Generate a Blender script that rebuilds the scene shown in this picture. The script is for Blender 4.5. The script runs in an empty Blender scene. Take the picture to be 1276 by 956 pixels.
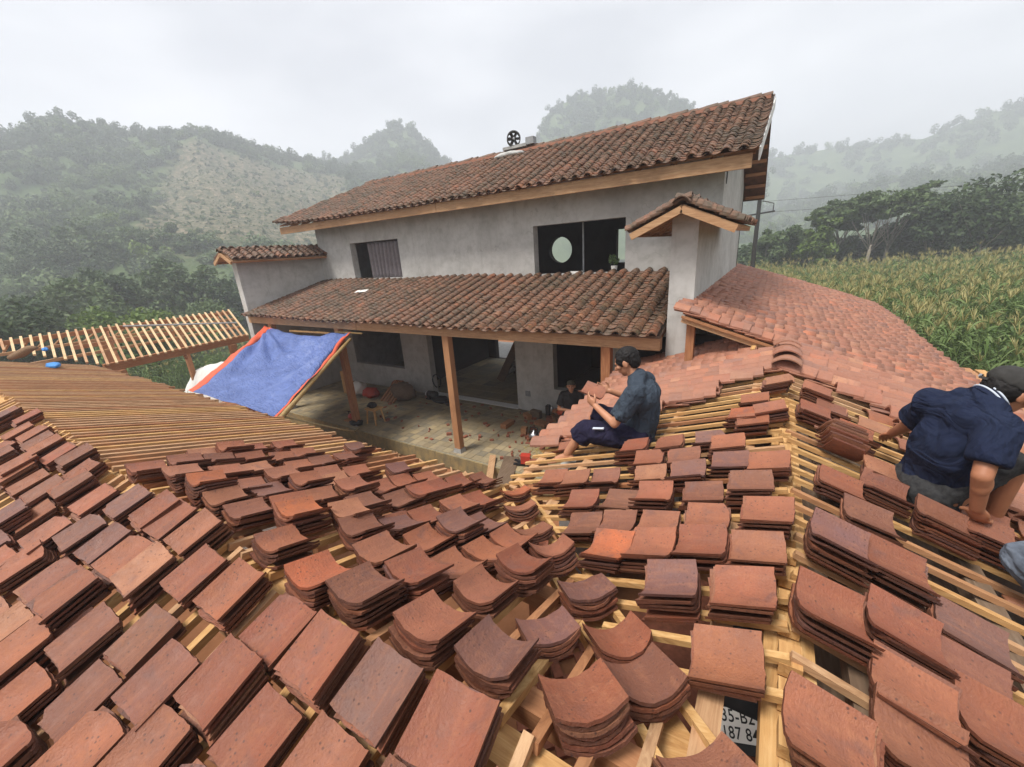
import bpy, bmesh, math, random
import numpy as np
from mathutils import Vector, Matrix, noise as mnoise

random.seed(7)
rng = np.random.default_rng(7)
S = bpy.context.scene
COL = S.collection
R = math.radians

# ------------------------------------------------------------------ camera
cam_d = bpy.data.cameras.new("camera")
cam = bpy.data.objects.new("camera", cam_d)
COL.objects.link(cam)
YAW, PITCH, ROLL, FPX, HCAM = 0.57871812, 0.316703202, -0.06781395, 503.46, 4.1
fw = Vector((-math.sin(YAW) * math.cos(PITCH), math.cos(YAW) * math.cos(PITCH), -math.sin(PITCH)))
rt = Vector((math.cos(YAW), math.sin(YAW), 0))
up = rt.cross(fw)
r2 = math.cos(ROLL) * rt + math.sin(ROLL) * up
u2 = r2.cross(fw)
cam.matrix_world = Matrix(((r2.x, u2.x, -fw.x, 0), (r2.y, u2.y, -fw.y, 0), (r2.z, u2.z, -fw.z, HCAM), (0, 0, 0, 1)))
cam_d.sensor_fit = 'HORIZONTAL'
cam_d.sensor_width = 36
cam_d.lens = 36 * FPX / 1276
cam_d.clip_start = 0.05
cam_d.clip_end = 3000
S.camera = cam

# ------------------------------------------------------------------ sky, sun, exposure
SUN_EL, SUN_AZ = R(62), R(205)
W = bpy.data.worlds.new("World")
S.world = W
W.use_nodes = True
nt = W.node_tree
nt.nodes.clear()
out = nt.nodes.new("ShaderNodeOutputWorld")
bg = nt.nodes.new("ShaderNodeBackground")
sky = nt.nodes.new("ShaderNodeTexSky")
sky.sky_type = 'NISHITA'
sky.sun_disc = False
sky.sun_elevation = SUN_EL
sky.sun_rotation = SUN_AZ
sky.dust_density = 6
tc = nt.nodes.new("ShaderNodeTexCoord")
mp = nt.nodes.new("ShaderNodeMapping")
mp.inputs['Scale'].default_value = (1.0, 1.0, 2.6)
ns = nt.nodes.new("ShaderNodeTexNoise")
ns.inputs['Scale'].default_value = 2.1
ns.inputs['Detail'].default_value = 4
ns.inputs['Roughness'].default_value = 0.45
cr = nt.nodes.new("ShaderNodeValToRGB")
cr.color_ramp.elements[0].position = 0.36
cr.color_ramp.elements[0].color = (4.8, 4.9, 5.25, 1)
cr.color_ramp.elements[1].position = 0.62
cr.color_ramp.elements[1].color = (7.9, 7.9, 8.1, 1)
mx = nt.nodes.new("ShaderNodeMix")
mx.data_type = 'RGBA'
mx.inputs[0].default_value = 0.93
nt.links.new(tc.outputs['Generated'], mp.inputs['Vector'])
nt.links.new(mp.outputs[0], ns.inputs['Vector'])
nt.links.new(ns.outputs['Fac'], cr.inputs[0])
nt.links.new(sky.outputs[0], mx.inputs[6])
nt.links.new(cr.outputs[0], mx.inputs[7])
nt.links.new(mx.outputs[2], bg.inputs[0])
bg.inputs[1].default_value = 0.10
nt.links.new(bg.outputs[0], out.inputs[0])

sun_d = bpy.data.lights.new("sun", 'SUN')
sun_d.energy = 3.6
sun_d.angle = R(18)
sun_d.color = (1, 0.95, 0.88)
sun = bpy.data.objects.new("sun", sun_d)
COL.objects.link(sun)
sdir = Vector((math.sin(SUN_AZ) * math.cos(SUN_EL), math.cos(SUN_AZ) * math.cos(SUN_EL), math.sin(SUN_EL)))
sun.rotation_euler = (-sdir).to_track_quat('-Z', 'Y').to_euler()
sun.location = (0, 0, 60)

S.view_settings.view_transform = 'Standard'
S.view_settings.look = 'None'
S.view_settings.exposure = 0.70
S.view_settings.gamma = 1
S.render.engine = 'CYCLES'
S.cycles.use_denoising = True
S.cycles.max_bounces = 7
S.cycles.diffuse_bounces = 4
S.cycles.glossy_bounces = 2
S.cycles.transmission_bounces = 3
S.cycles.volume_bounces = 1
S.cycles.transparent_max_bounces = 8

# ------------------------------------------------------------------ helpers
ORG = {}


def link(o):
    COL.objects.link(o)
    return o


def tag(o, label=None, cat=None, group=None, kind=None):
    if label: o['label'] = label
    if cat: o['category'] = cat
    if group: o['group'] = group
    if kind: o['kind'] = kind
    return o


def thing(name, label, cat, loc=(0, 0, 0), group=None):
    o = bpy.data.objects.new(name, None)
    o.empty_display_size = 0.1
    o.location = loc
    link(o)
    ORG[o.name] = Vector(loc)
    return tag(o, label, cat, group)


def org(p):
    return ORG.get(p.name, Vector((0, 0, 0))) if p else Vector((0, 0, 0))


def place(name, me, M, parent=None, color=None):
    """an object sharing mesh me at world matrix M under an unrotated parent"""
    o = bpy.data.objects.new(name, me)
    if parent:
        o.parent = parent
        M = Matrix.Translation(-org(parent)) @ M
    o.matrix_basis = M
    if color: o.color = (*color, 1)
    link(o)
    return o


class MB:
    def __init__(s):
        s.v = []; s.f = []

    def add(s, v, f):
        b = len(s.v)
        s.v += [tuple(x) for x in v]
        s.f += [tuple(i + b for i in q) for q in f]
        return s

    def box(s, lo, hi):
        x0, y0, z0 = lo; x1, y1, z1 = hi
        v = [(x0, y0, z0), (x1, y0, z0), (x1, y1, z0), (x0, y1, z0), (x0, y0, z1), (x1, y0, z1), (x1, y1, z1), (x0, y1, z1)]
        return s.add(v, [(3, 2, 1, 0), (4, 5, 6, 7), (0, 1, 5, 4), (1, 2, 6, 5), (2, 3, 7, 6), (3, 0, 4, 7)])

    def obox(s, c, ax, ay, az):
        """oriented box: centre and three half vectors"""
        c, ax, ay, az = map(Vector, (c, ax, ay, az))
        v = [c + ax * i + ay * j + az * k for k in (-1, 1) for j, i in ((-1, -1), (-1, 1), (1, 1), (1, -1))]
        return s.add(v, [(3, 2, 1, 0), (4, 5, 6, 7), (0, 1, 5, 4), (1, 2, 6, 5), (2, 3, 7, 6), (3, 0, 4, 7)])

    def bar(s, p0, p1, w, h, upv=(0, 0, 1)):
        p0, p1, upv = Vector(p0), Vector(p1), Vector(upv)
        d = p1 - p0
        L = d.length
        d.normalize()
        sd = d.cross(upv)
        if sd.length < 1e-4: sd = d.cross(Vector((1, 0, 0)))
        sd.normalize()
        u = sd.cross(d)
        return s.obox((p0 + p1) / 2, d * (L / 2), sd * (w / 2), u * (h / 2))

    def tube(s, pts, r, n=8, cap=True):
        pts = [Vector(p) for p in pts]
        rs = r if isinstance(r, (list, tuple)) else [r] * len(pts)
        b = len(s.v)
        for i, p in enumerate(pts):
            d = (pts[min(i + 1, len(pts) - 1)] - pts[max(i - 1, 0)])
            if d.length < 1e-7: d = Vector((0, 0, 1))
            d.normalize()
            a = d.cross(Vector((0, 0, 1)) if abs(d.z) < 0.9 else Vector((1, 0, 0)))
            a.normalize()
            c = d.cross(a)
            for k in range(n):
                t = 2 * math.pi * k / n
                s.v.append(tuple(p + (a * math.cos(t) + c * math.sin(t)) * rs[i]))
        for i in range(len(pts) - 1):
            for k in range(n):
                s.f.append((b + i * n + k, b + i * n + (k + 1) % n, b + (i + 1) * n + (k + 1) % n, b + (i + 1) * n + k))
        if cap:
            s.f.append(tuple(b + k for k in range(n))[::-1])
            e = b + (len(pts) - 1) * n
            s.f.append(tuple(e + k for k in range(n)))
        return s

    def lathe(s, c, prof, n=16, axis=(0, 0, 1)):
        ax = Vector(axis).normalized()
        return s.tube([Vector(c) + ax * z for z, _ in prof], [max(r, 0.0005) for _, r in prof], n)

    def mesh(s, name, mat, smooth=False):
        me = bpy.data.meshes.new(name)
        me.from_pydata(s.v, [], s.f)
        if mat: me.materials.append(mat)
        if smooth:
            me.polygons.foreach_set('use_smooth', [True] * len(me.polygons))
        me.update()
        return me

    def build(s, name, mat, parent=None, smooth=False, color=None):
        o0 = org(parent)
        if parent:
            s.v = [(x - o0.x, y - o0.y, z - o0.z) for x, y, z in s.v]
        else:
            a = np.array(s.v)
            c = Vector(((a[:, 0].min() + a[:, 0].max()) / 2, (a[:, 1].min() + a[:, 1].max()) / 2, a[:, 2].min()))
            s.v = [(x - c.x, y - c.y, z - c.z) for x, y, z in s.v]
        o = bpy.data.objects.new(name, s.mesh(name, mat, smooth))
        if parent: o.parent = parent
        else: o.location = c
        if color: o.color = (*color, 1)
        link(o)
        ORG[o.name] = o0 if parent else c
        return o


def np_mesh(name, V, F, mat, smooth=False):
    """V (n,3) float, F (m,k) int, all faces k-gons"""
    me = bpy.data.meshes.new(name)
    m, k = F.shape
    me.vertices.add(len(V)); me.loops.add(m * k); me.polygons.add(m)
    me.vertices.foreach_set('co', np.asarray(V, np.float32).ravel())
    me.loops.foreach_set('vertex_index', np.asarray(F, np.int32).ravel())
    me.polygons.foreach_set('loop_start', np.arange(m, dtype=np.int32) * k)
    if smooth: me.polygons.foreach_set('use_smooth', np.ones(m, dtype=bool))
    if mat: me.materials.append(mat)
    me.update(calc_edges=True)
    return me


# ------------------------------------------------------------------ materials
class NB:
    def __init__(s, name):
        s.m = bpy.data.materials.new(name)
        s.m.use_nodes = True
        s.t = s.m.node_tree
        s.t.nodes.clear()
        s.o = s.n("ShaderNodeOutputMaterial")
        s.b = s.n("ShaderNodeBsdfPrincipled")
        s.t.links.new(s.b.outputs[0], s.o.inputs[0])

    def n(s, typ, **kw):
        x = s.t.nodes.new(typ)
        for k, v in kw.items(): setattr(x, k, v)
        return x

    def l(s, a, b): s.t.links.new(a, b)

    def coord(s, which='Object', scale=(1, 1, 1), rot=(0, 0, 0), per_object=False):
        if which == 'Position':
            g = s.n("ShaderNodeNewGeometry").outputs['Position']
        else:
            g = s.n("ShaderNodeTexCoord").outputs[which]
        if per_object:
            oi = s.n("ShaderNodeObjectInfo")
            mu = s.n("ShaderNodeVectorMath", operation='SCALE')
            mu.inputs[0].default_value = (37.1, 91.7, 53.3)
            s.l(oi.outputs['Random'], mu.inputs['Scale'])
            ad = s.n("ShaderNodeVectorMath", operation='ADD')
            s.l(g, ad.inputs[0]); s.l(mu.outputs[0], ad.inputs[1])
            g = ad.outputs[0]
        m = s.n("ShaderNodeMapping")
        m.inputs['Scale'].default_value = scale
        m.inputs['Rotation'].default_value = rot
        s.l(g, m.inputs[0])
        return m.outputs[0]

    def noise(s, vec, scale, detail=4, rough=0.55, dist=0):
        x = s.n("ShaderNodeTexNoise")
        x.inputs['Scale'].default_value = scale
        x.inputs['Detail'].default_value = detail
        x.inputs['Roughness'].default_value = rough
        x.inputs['Distortion'].default_value = dist
        s.l(vec, x.inputs['Vector'])
        return x.outputs['Fac']

    def ramp(s, fac, stops, interp='LINEAR'):
        x = s.n("ShaderNodeValToRGB")
        e = x.color_ramp.elements
        x.color_ramp.interpolation = interp
        while len(e) < len(stops): e.new(0.5)
        for i, (p, c) in enumerate(stops):
            e[i].position = p
            e[i].color = (*c, 1) if len(c) == 3 else c
        s.l(fac, x.inputs[0])
        return x.outputs[0]

    def val(s, fac, lo, hi, a=0.0, b=1.0):
        x = s.n("ShaderNodeMapRange")
        x.inputs[1].default_value = lo; x.inputs[2].default_value = hi
        x.inputs[3].default_value = a; x.inputs[4].default_value = b
        s.l(fac, x.inputs[0])
        return x.outputs[0]

    def mix(s, fac, a, b, mode='MIX'):
        x = s.n("ShaderNodeMix", data_type='RGBA', blend_type=mode)
        for sock, v in ((x.inputs[0], fac), (x.inputs[6], a), (x.inputs[7], b)):
            if isinstance(v, (int, float)): sock.default_value = v
            elif isinstance(v, (tuple, list)): sock.default_value = (*v, 1) if len(v) == 3 else v
            else: s.l(v, sock)
        return x.outputs[2]

    def fin(s, col, rough=0.85, bump=None, bstr=0.3, bdist=0.01, spec=0.3):
        if isinstance(col, tuple): s.b.inputs['Base Color'].default_value = (*col, 1)
        else: s.l(col, s.b.inputs['Base Color'])
        if isinstance(rough, (int, float)): s.b.inputs['Roughness'].default_value = rough
        else: s.l(rough, s.b.inputs['Roughness'])
        s.b.inputs['Specular IOR Level'].default_value = spec
        if bump is not None:
            bp = s.n("ShaderNodeBump")
            bp.inputs['Strength'].default_value = bstr
            bp.inputs['Distance'].default_value = bdist
            s.l(bump, bp.inputs['Height'])
            s.l(bp.outputs[0], s.b.inputs['Normal'])
        return s.m


# palette of fired clay, each with a word that names it in labels
CLAY = [((0.255, 0.076, 0.036), 'brick red'), ((0.315, 0.108, 0.050), 'terracotta'), ((0.46, 0.120, 0.040), 'bright orange'),
        ((0.150, 0.080, 0.070), 'purple grey'), ((0.195, 0.078, 0.046), 'dark brown red'), ((0.40, 0.180, 0.095), 'pale pink'),
        ((0.155, 0.063, 0.036), 'chocolate brown'), ((0.295, 0.112, 0.058), 'dusty red')]


def clay(name, source, moss=0.0, pale=0.0, edge=False):
    k = NB(name)
    P = k.coord('Position')
    O = k.coord('Object', per_object=True)
    if source == 'object':
        base = k.n("ShaderNodeObjectInfo").outputs['Color']
    else:
        rnd = k.n("ShaderNodeNewGeometry").outputs['Random Per Island']
        cols = [c for c, _ in CLAY]
        order = [4, 0, 7, 1, 5, 1, 0, 2, 7, 3]
        base = k.ramp(rnd, [(i / len(order), cols[j]) for i, j in enumerate(order)], 'CONSTANT')
    big = k.noise(O, 7, 5, 0.62)
    col = k.mix(k.val(big, 0.28, 0.70, 0.0, 0.75), base, (0.185, 0.072, 0.042), 'MIX')
    strk = k.noise(k.coord('Object', (42, 5, 5), per_object=True), 1.0, 4, 0.6)
    col = k.mix(k.val(strk, 0.50, 0.74, 0, 0.32), col, (0.38, 0.155, 0.075))
    blot = k.noise(O, 9, 3, 0.5, 0.8)
    col = k.mix(k.val(blot, 0.60, 0.72, 0, 0.45), col, (0.12, 0.065, 0.058))
    med = k.noise(O, 26, 5, 0.6)
    col = k.mix(k.val(med, 0.54, 0.82, 0, 0.34), col, (0.42, 0.19, 0.095))
    fine = k.noise(O, 120, 3, 0.6)
    col = k.mix(k.val(fine, 0.3, 0.7, 0.25, 0.0), col, (0.16, 0.06, 0.045))
    pores = k.n("ShaderNodeTexVoronoi")
    pores.inputs['Scale'].default_value = 55
    k.l(O, pores.inputs['Vector'])
    pm = k.noise(O, 13, 2)
    pf = k.n("ShaderNodeMath", operation='MULTIPLY')
    k.l(k.val(pores.outputs['Distance'], 0.12, 0.26, 1, 0), pf.inputs[0])
    k.l(k.val(pm, 0.42, 0.58, 0, 0.85), pf.inputs[1])
    col = k.mix(pf.outputs[0], col, (0.075, 0.035, 0.028))
    # chalky scuffs
    sc = k.noise(k.coord('Object', (3, 1, 1), per_object=True), 17, 6, 0.7, 0.6)
    col = k.mix(k.val(sc, 0.68, 0.78, 0, 0.40), col, (0.56, 0.38, 0.27))
    if moss:
        col = k.mix(0.38 * moss, col, (0.23, 0.135, 0.075))
        m1 = k.noise(P, 1.1, 6, 0.65)
        m2 = k.noise(P, 9, 5, 0.7)
        ad = k.n("ShaderNodeMath", operation='ADD')
        k.l(m1, ad.inputs[0]); k.l(m2, ad.inputs[1])
        col = k.mix(k.val(ad.outputs[0], 0.74, 1.18, 0.15 * moss, 1.2 * moss), col, (0.060, 0.050, 0.032))
        m3 = k.noise(P, 4.3, 5, 0.7)
        col = k.mix(k.val(m3, 0.56, 0.70, 0, 0.6 * moss), col, (0.085, 0.085, 0.035))
    if pale:
        col = k.mix(pale, col, (0.48, 0.255, 0.180))
    ad2 = k.n("ShaderNodeMath", operation='ADD')
    k.l(fine, ad2.inputs[0]); k.l(med, ad2.inputs[1])
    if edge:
        col = k.mix(1.0, col, (0.50, 0.45, 0.43), 'MULTIPLY')  # darker tint for soot and for the shade between stacked tiles
    return k.fin(col, k.val(med, 0.3, 0.7, 0.46, 0.74), ad2.outputs[0], 0.75, 0.005, 0.38)


def wood(name, cols, scale=1.0, axis=0, rough=0.75, weather=0.0):
    k = NB(name)
    sc = [14, 14, 14]; sc[axis] = 1.2
    O = k.coord('Object', tuple(v * scale for v in sc), per_object=True)
    g = k.noise(O, 3.0, 6, 0.6, 1.2)
    col = k.ramp(g, [(0.25, cols[0]), (0.5, cols[1]), (0.75, cols[2])])
    oi = k.n("ShaderNodeObjectInfo").outputs['Random']
    col = k.mix(k.val(oi, 0, 1, 0.0, 0.45), col, cols[3])
    P = k.coord('Position')
    st = k.noise(P, 2.3, 4, 0.6)
    col = k.mix(k.val(st, 0.52, 0.75, 0, 0.35 + weather), col, tuple(c * 0.45 for c in cols[0]))
    f = k.noise(O, 14, 4, 0.7)
    return k.fin(col, rough, f, 0.4, 0.003, 0.25)


M = {}
M['clay_loose'] = clay('loose_clay', 'object')
M['clay_edge'] = clay('sooty_shaded_clay_edge', 'object', edge=True)
M['clay_moss'] = clay('weathered_clay', 'island', moss=0.75)
M['clay_moss_obj'] = clay('weathered_clay_single', 'object', moss=0.75)
M['clay_new'] = clay('cleaned_clay', 'island', pale=0.30)
M['clay_new_obj'] = clay('cleaned_clay_single', 'object', pale=0.30)
YEL = ((0.32, 0.160, 0.060), (0.55, 0.325, 0.128), (0.70, 0.475, 0.23), (0.43, 0.21, 0.080))
RED = ((0.20, 0.075, 0.035), (0.33, 0.135, 0.060), (0.44, 0.21, 0.10), (0.50, 0.30, 0.15))
TAN = ((0.28, 0.150, 0.078), (0.46, 0.275, 0.148), (0.60, 0.40, 0.23), (0.38, 0.19, 0.090))
PAL_ = ((0.45, 0.29, 0.145), (0.64, 0.46, 0.26), (0.74, 0.58, 0.37), (0.52, 0.33, 0.17))
OLD = ((0.085, 0.060, 0.040), (0.15, 0.105, 0.070), (0.23, 0.17, 0.12), (0.18, 0.11, 0.07))
for nm, c in (('yel', YEL), ('red', RED), ('tan', TAN), ('old', OLD), ('pale', PAL_)):
    for a in range(3):
        M[f'{nm}{a}'] = wood(f'{nm}_timber_{"xyz"[a]}', c, 1.0, a)


def plaster():
    k = NB('cement_render')
    P = k.coord('Position')
    a = k.noise(P, 0.9, 6, 0.6, 0.4)
    b = k.noise(P, 5.5, 6, 0.65)
    col = k.ramp(a, [(0.25, (0.37, 0.36, 0.34)), (0.5, (0.50, 0.49, 0.465)), (0.75, (0.58, 0.57, 0.545))])
    col = k.mix(k.val(b, 0.44, 0.74, 0, 0.55), col, (0.30, 0.29, 0.265))
    st = k.noise(k.coord('Position', (5, 5, 0.35)), 1.6, 5, 0.6)
    col = k.mix(k.val(st, 0.55, 0.82, 0, 0.38), col, (0.24, 0.22, 0.19))
    ef = k.noise(P, 2.4, 4, 0.5)
    col = k.mix(k.val(ef, 0.60, 0.74, 0, 0.5), col, (0.58, 0.57, 0.55))
    # thin cracks
    v = k.n("ShaderNodeTexVoronoi", feature='DISTANCE_TO_EDGE')
    v.inputs['Scale'].default_value = 0.8
    wv = k.n("ShaderNodeVectorMath", operation='ADD')
    nv = k.n("ShaderNodeTexNoise")
    nv.inputs['Scale'].default_value = 2.0
    k.l(P, nv.inputs['Vector'])
    k.l(P, wv.inputs[0]); k.l(nv.outputs['Color'], wv.inputs[1])
    k.l(wv.outputs[0], v.inputs['Vector'])
    col = k.mix(k.val(v.outputs['Distance'], 0.0, 0.005, 0.35, 0), col, (0.16, 0.15, 0.13))
    return k.fin(col, 0.92, b, 0.3, 0.012, 0.2)


M['plaster'] = plaster()


def simple(name, c, rough=0.8, var=0.3, scale=8, spec=0.3, metal=0.0, c2=None, bump=0.2):
    k = NB(name)
    O = k.coord('Object', per_object=True)
    a = k.noise(O, scale, 5, 0.6)
    c2 = c2 or tuple(x * (1 - var) for x in c)
    col = k.ramp(a, [(0.3, c2), (0.7, c)])
    k.b.inputs['Metallic'].default_value = metal
    return k.fin(col, rough, a, bump, 0.006, spec)


M['pane'] = simple('grey_paint', (0.32, 0.33, 0.34), 0.6)
M['conc'] = simple('concrete', (0.40, 0.39, 0.37), 0.9, 0.4, 9)
M['dark'] = simple('indoor_shade_dark', (0.036, 0.031, 0.028), 0.9, 0.4, 3)  # near-black colour stands in for the shade indoors
M['black'] = simple('black_stuff', (0.018, 0.018, 0.020), 0.6, 0.3)
M['steel'] = simple('steel', (0.55, 0.55, 0.56), 0.3, 0.15, 20, 0.5, 1.0)
M['iron'] = simple('dark_iron', (0.07, 0.065, 0.06), 0.55, 0.4, 25, 0.4, 0.6)
M['white'] = simple('white_sheet', (0.78, 0.77, 0.74), 0.7, 0.12)
M['orange'] = simple('orange_tape', (0.66, 0.115, 0.055), 0.6, 0.2, 6)
M['redp'] = simple('red_plastic', (0.50, 0.055, 0.035), 0.45, 0.2)
M['bluep'] = simple('blue_plastic', (0.05, 0.24, 0.60), 0.5, 0.2)
M['green'] = simple('green_bottle', (0.025, 0.12, 0.06), 0.2, 0.3, 10, 0.6)
M['brick'] = simple('brick_clay', (0.33, 0.12, 0.07), 0.9, 0.4, 20)
M['paperw'] = simple('paper', (0.82, 0.80, 0.76), 0.8, 0.06)
M['straw'] = simple('straw', (0.52, 0.40, 0.14), 0.85, 0.3, 30)
M['bamboo'] = simple('bamboo', (0.42, 0.28, 0.11), 0.5, 0.35, 12)
M['rope'] = simple('rope_fibre', (0.45, 0.36, 0.2), 0.9, 0.3, 40)
M['denim'] = simple('grey_denim', (0.17, 0.20, 0.25), 0.9, 0.6, 14, c2=(0.045, 0.055, 0.075))
M['curtain'] = simple('striped_curtain', (0.24, 0.21, 0.22), 0.9, 0.3, 12)
M['burlap'] = simple('burlap', (0.26, 0.16, 0.09), 0.95, 0.4, 50)
M['cement'] = simple('grey_mortar', (0.52, 0.52, 0.50), 0.9, 0.25, 18)


def tarp_mat():
    k = NB('blue_tarpaulin')
    O = k.coord('Object')
    a = k.noise(O, 1.6, 6, 0.6, 0.5)
    col = k.ramp(a, [(0.3, (0.065, 0.105, 0.275)), (0.6, (0.105, 0.160, 0.390)), (0.8, (0.190, 0.245, 0.460))])
    b = k.noise(k.coord('Object', (4, 1, 1), (0, 0, 0.6)), 3.5, 5, 0.7, 1.0)
    col = k.mix(k.val(b, 0.60, 0.75, 0, 0.35), col, (0.30, 0.36, 0.60))
    wv = k.n("ShaderNodeTexNoise")
    wv.inputs['Scale'].default_value = 5; wv.inputs['Detail'].default_value = 5; wv.inputs['Distortion'].default_value = 2.5
    k.l(k.coord('Object', (1, 2.6, 1), (0, 0, 0.9)), wv.inputs['Vector'])
    return k.fin(col, 0.45, wv.outputs['Fac'], 0.9, 0.05, 0.45)


M['tarp'] = tarp_mat()


def ground_mat():
    k = NB('earth_and_grass')
    P = k.coord('Position')
    a = k.noise(P, 0.09, 6, 0.6, 0.5)
    b = k.noise(P, 1.3, 6, 0.7)
    grass = k.ramp(b, [(0.3, (0.035, 0.058, 0.018)), (0.7, (0.095, 0.120, 0.040))])
    soil = k.ramp(b, [(0.3, (0.20, 0.085, 0.040)), (0.7, (0.36, 0.165, 0.080))])
    sx = k.n("ShaderNodeSeparateXYZ")
    k.l(P, sx.inputs[0])
    # bare red soil on the building plot, grass beyond it
    vm = k.n("ShaderNodeVectorMath", operation='DISTANCE')
    k.l(P, vm.inputs[0]); vm.inputs[1].default_value = (-9, 5, 0)
    ad = k.n("ShaderNodeMath", operation='ADD')
    k.l(vm.outputs['Value'], ad.inputs[0])
    k.l(k.val(k.noise(P, 0.5, 5, 0.6), 0, 1, -4, 4), ad.inputs[1])
    col = k.mix(k.val(ad.outputs[0], 12.5, 14.5), soil, grass)
    return k.fin(col, 0.95, b, 0.6, 0.05, 0.15)


M['ground'] = ground_mat()


def paver_mat():
    k = NB('terrace_paver')
    O = k.coord('Object', per_object=True)
    P = k.coord('Position')
    a = k.noise(O, 6, 5, 0.6)
    rn1 = k.n("ShaderNodeObjectInfo").outputs['Random']; rn2 = k.n("ShaderNodeNewGeometry").outputs['Random Per Island']
    sm_ = k.n("ShaderNodeMath", operation='ADD'); k.l(rn1, sm_.inputs[0]); k.l(rn2, sm_.inputs[1])
    fr_ = k.n("ShaderNodeMath", operation='FRACT'); k.l(sm_.outputs[0], fr_.inputs[0]); rnd = fr_.outputs[0]
    col = k.ramp(rnd, [(0.0, (0.26, 0.205, 0.125)), (0.3, (0.34, 0.275, 0.165)), (0.55, (0.195, 0.17, 0.125)), (0.8, (0.38, 0.30, 0.18)), (1, (0.15, 0.138, 0.11))])
    col = k.mix(k.val(a, 0.40, 0.78, 0, 0.45), col, (0.16, 0.135, 0.095))
    d = k.noise(P, 1.6, 6, 0.65)
    col = k.mix(k.val(d, 0.52, 0.72, 0, 0.6), col, (0.42, 0.31, 0.155))
    return k.fin(col, 0.8, a, 0.3, 0.004, 0.3)


M['paver'] = paver_mat()
M['grout'] = simple('grout', (0.30, 0.27, 0.20), 0.95, 0.3, 10)
M['edge'] = simple('muddy_riser', (0.33, 0.245, 0.11), 0.9, 0.5, 6, c2=(0.17, 0.145, 0.09))


def leaf(name, c0, c1, c2, trans=0.25):
    k = NB(name)
    P = k.coord('Position')
    rnd = k.n("ShaderNodeNewGeometry").outputs['Random Per Island']
    oi = k.n("ShaderNodeObjectInfo").outputs['Random']
    a = k.noise(P, 0.35, 3)
    col = k.ramp(rnd, [(0.0, c0), (0.5, c1), (1.0, c2)])
    col = k.mix(k.val(a, 0.35, 0.7, 0, 0.45), col, c0)
    col = k.mix(k.val(oi, 0, 1, 0, 0.35), col, c2)
    k.b.inputs['Roughness'].default_value = 0.6
    tr = k.n("ShaderNodeBsdfTranslucent")
    k.l(col, tr.inputs[0])
    k.fin(col, 0.6, None, spec=0.25)
    ms = k.n("ShaderNodeMixShader")
    ms.inputs[0].default_value = trans
    k.l(k.b.outputs[0], ms.inputs[1]); k.l(tr.outputs[0], ms.inputs[2])
    k.l(ms.outputs[0], k.o.inputs[0])
    return k.m


M['leaf_dark'] = leaf('dark_foliage', (0.030, 0.056, 0.024), (0.055, 0.092, 0.036), (0.090, 0.130, 0.052))
M['leaf_mid'] = leaf('mid_foliage', (0.052, 0.092, 0.034), (0.088, 0.136, 0.050), (0.135, 0.180, 0.076))
M['leaf_light'] = leaf('light_foliage', (0.070, 0.120, 0.024), (0.115, 0.180, 0.036), (0.170, 0.230, 0.060))
M['far_dark'] = leaf('far_dark_foliage', (0.034, 0.062, 0.030), (0.062, 0.100, 0.045), (0.105, 0.145, 0.065))
M['far_mid'] = leaf('far_mid_foliage', (0.075, 0.125, 0.050), (0.120, 0.175, 0.070), (0.175, 0.225, 0.100))
M['corn_leaf'] = leaf('corn_leaf', (0.075, 0.135, 0.032), (0.125, 0.195, 0.055), (0.215, 0.260, 0.105), 0.2)
M['tassel'] = leaf('corn_tassel', (0.27, 0.235, 0.085), (0.36, 0.315, 0.120), (0.45, 0.40, 0.19), 0.15)
M['bark'] = simple('bark', (0.34, 0.30, 0.24), 0.9, 0.5, 6)
M['bark_dark'] = simple('dark_bark', (0.14, 0.11, 0.08), 0.9, 0.4, 6)
M['skin'] = simple('skin', (0.47, 0.22, 0.125), 0.5, 0.22, 9, 0.4, bump=0.05)
M['skin2'] = simple('tanned_skin', (0.40, 0.165, 0.085), 0.5, 0.25, 9, 0.4, bump=0.05)
M['hair'] = simple('black_hair', (0.014, 0.012, 0.012), 0.6, 0.5, 60, 0.2, bump=0.5)
M['shirt_teal'] = simple('slate_blue_cotton', (0.050, 0.068, 0.090), 0.95, 0.3, 5, 0.1)
M['shirt_navy'] = simple('navy_cotton', (0.016, 0.024, 0.055), 0.9, 0.35, 5, 0.15)
M['shorts'] = simple('dark_indigo_shorts', (0.020, 0.019, 0.042), 0.9, 0.3, 6, 0.15)
M['shorts_grey'] = simple('patterned_dark_shorts', (0.050, 0.050, 0.050), 0.9, 0.3, 45, 0.15, c2=(0.016, 0.016, 0.018))
M['cap'] = simple('washed_black_cap', (0.050, 0.048, 0.046), 0.9, 0.4, 14, 0.2)
M['stripe'] = simple('pale_collar_stripe', (0.55, 0.60, 0.68), 0.9, 0.1)
M['cap_green'] = simple('olive_cap', (0.10, 0.09, 0.065), 0.9, 0.3)


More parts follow.
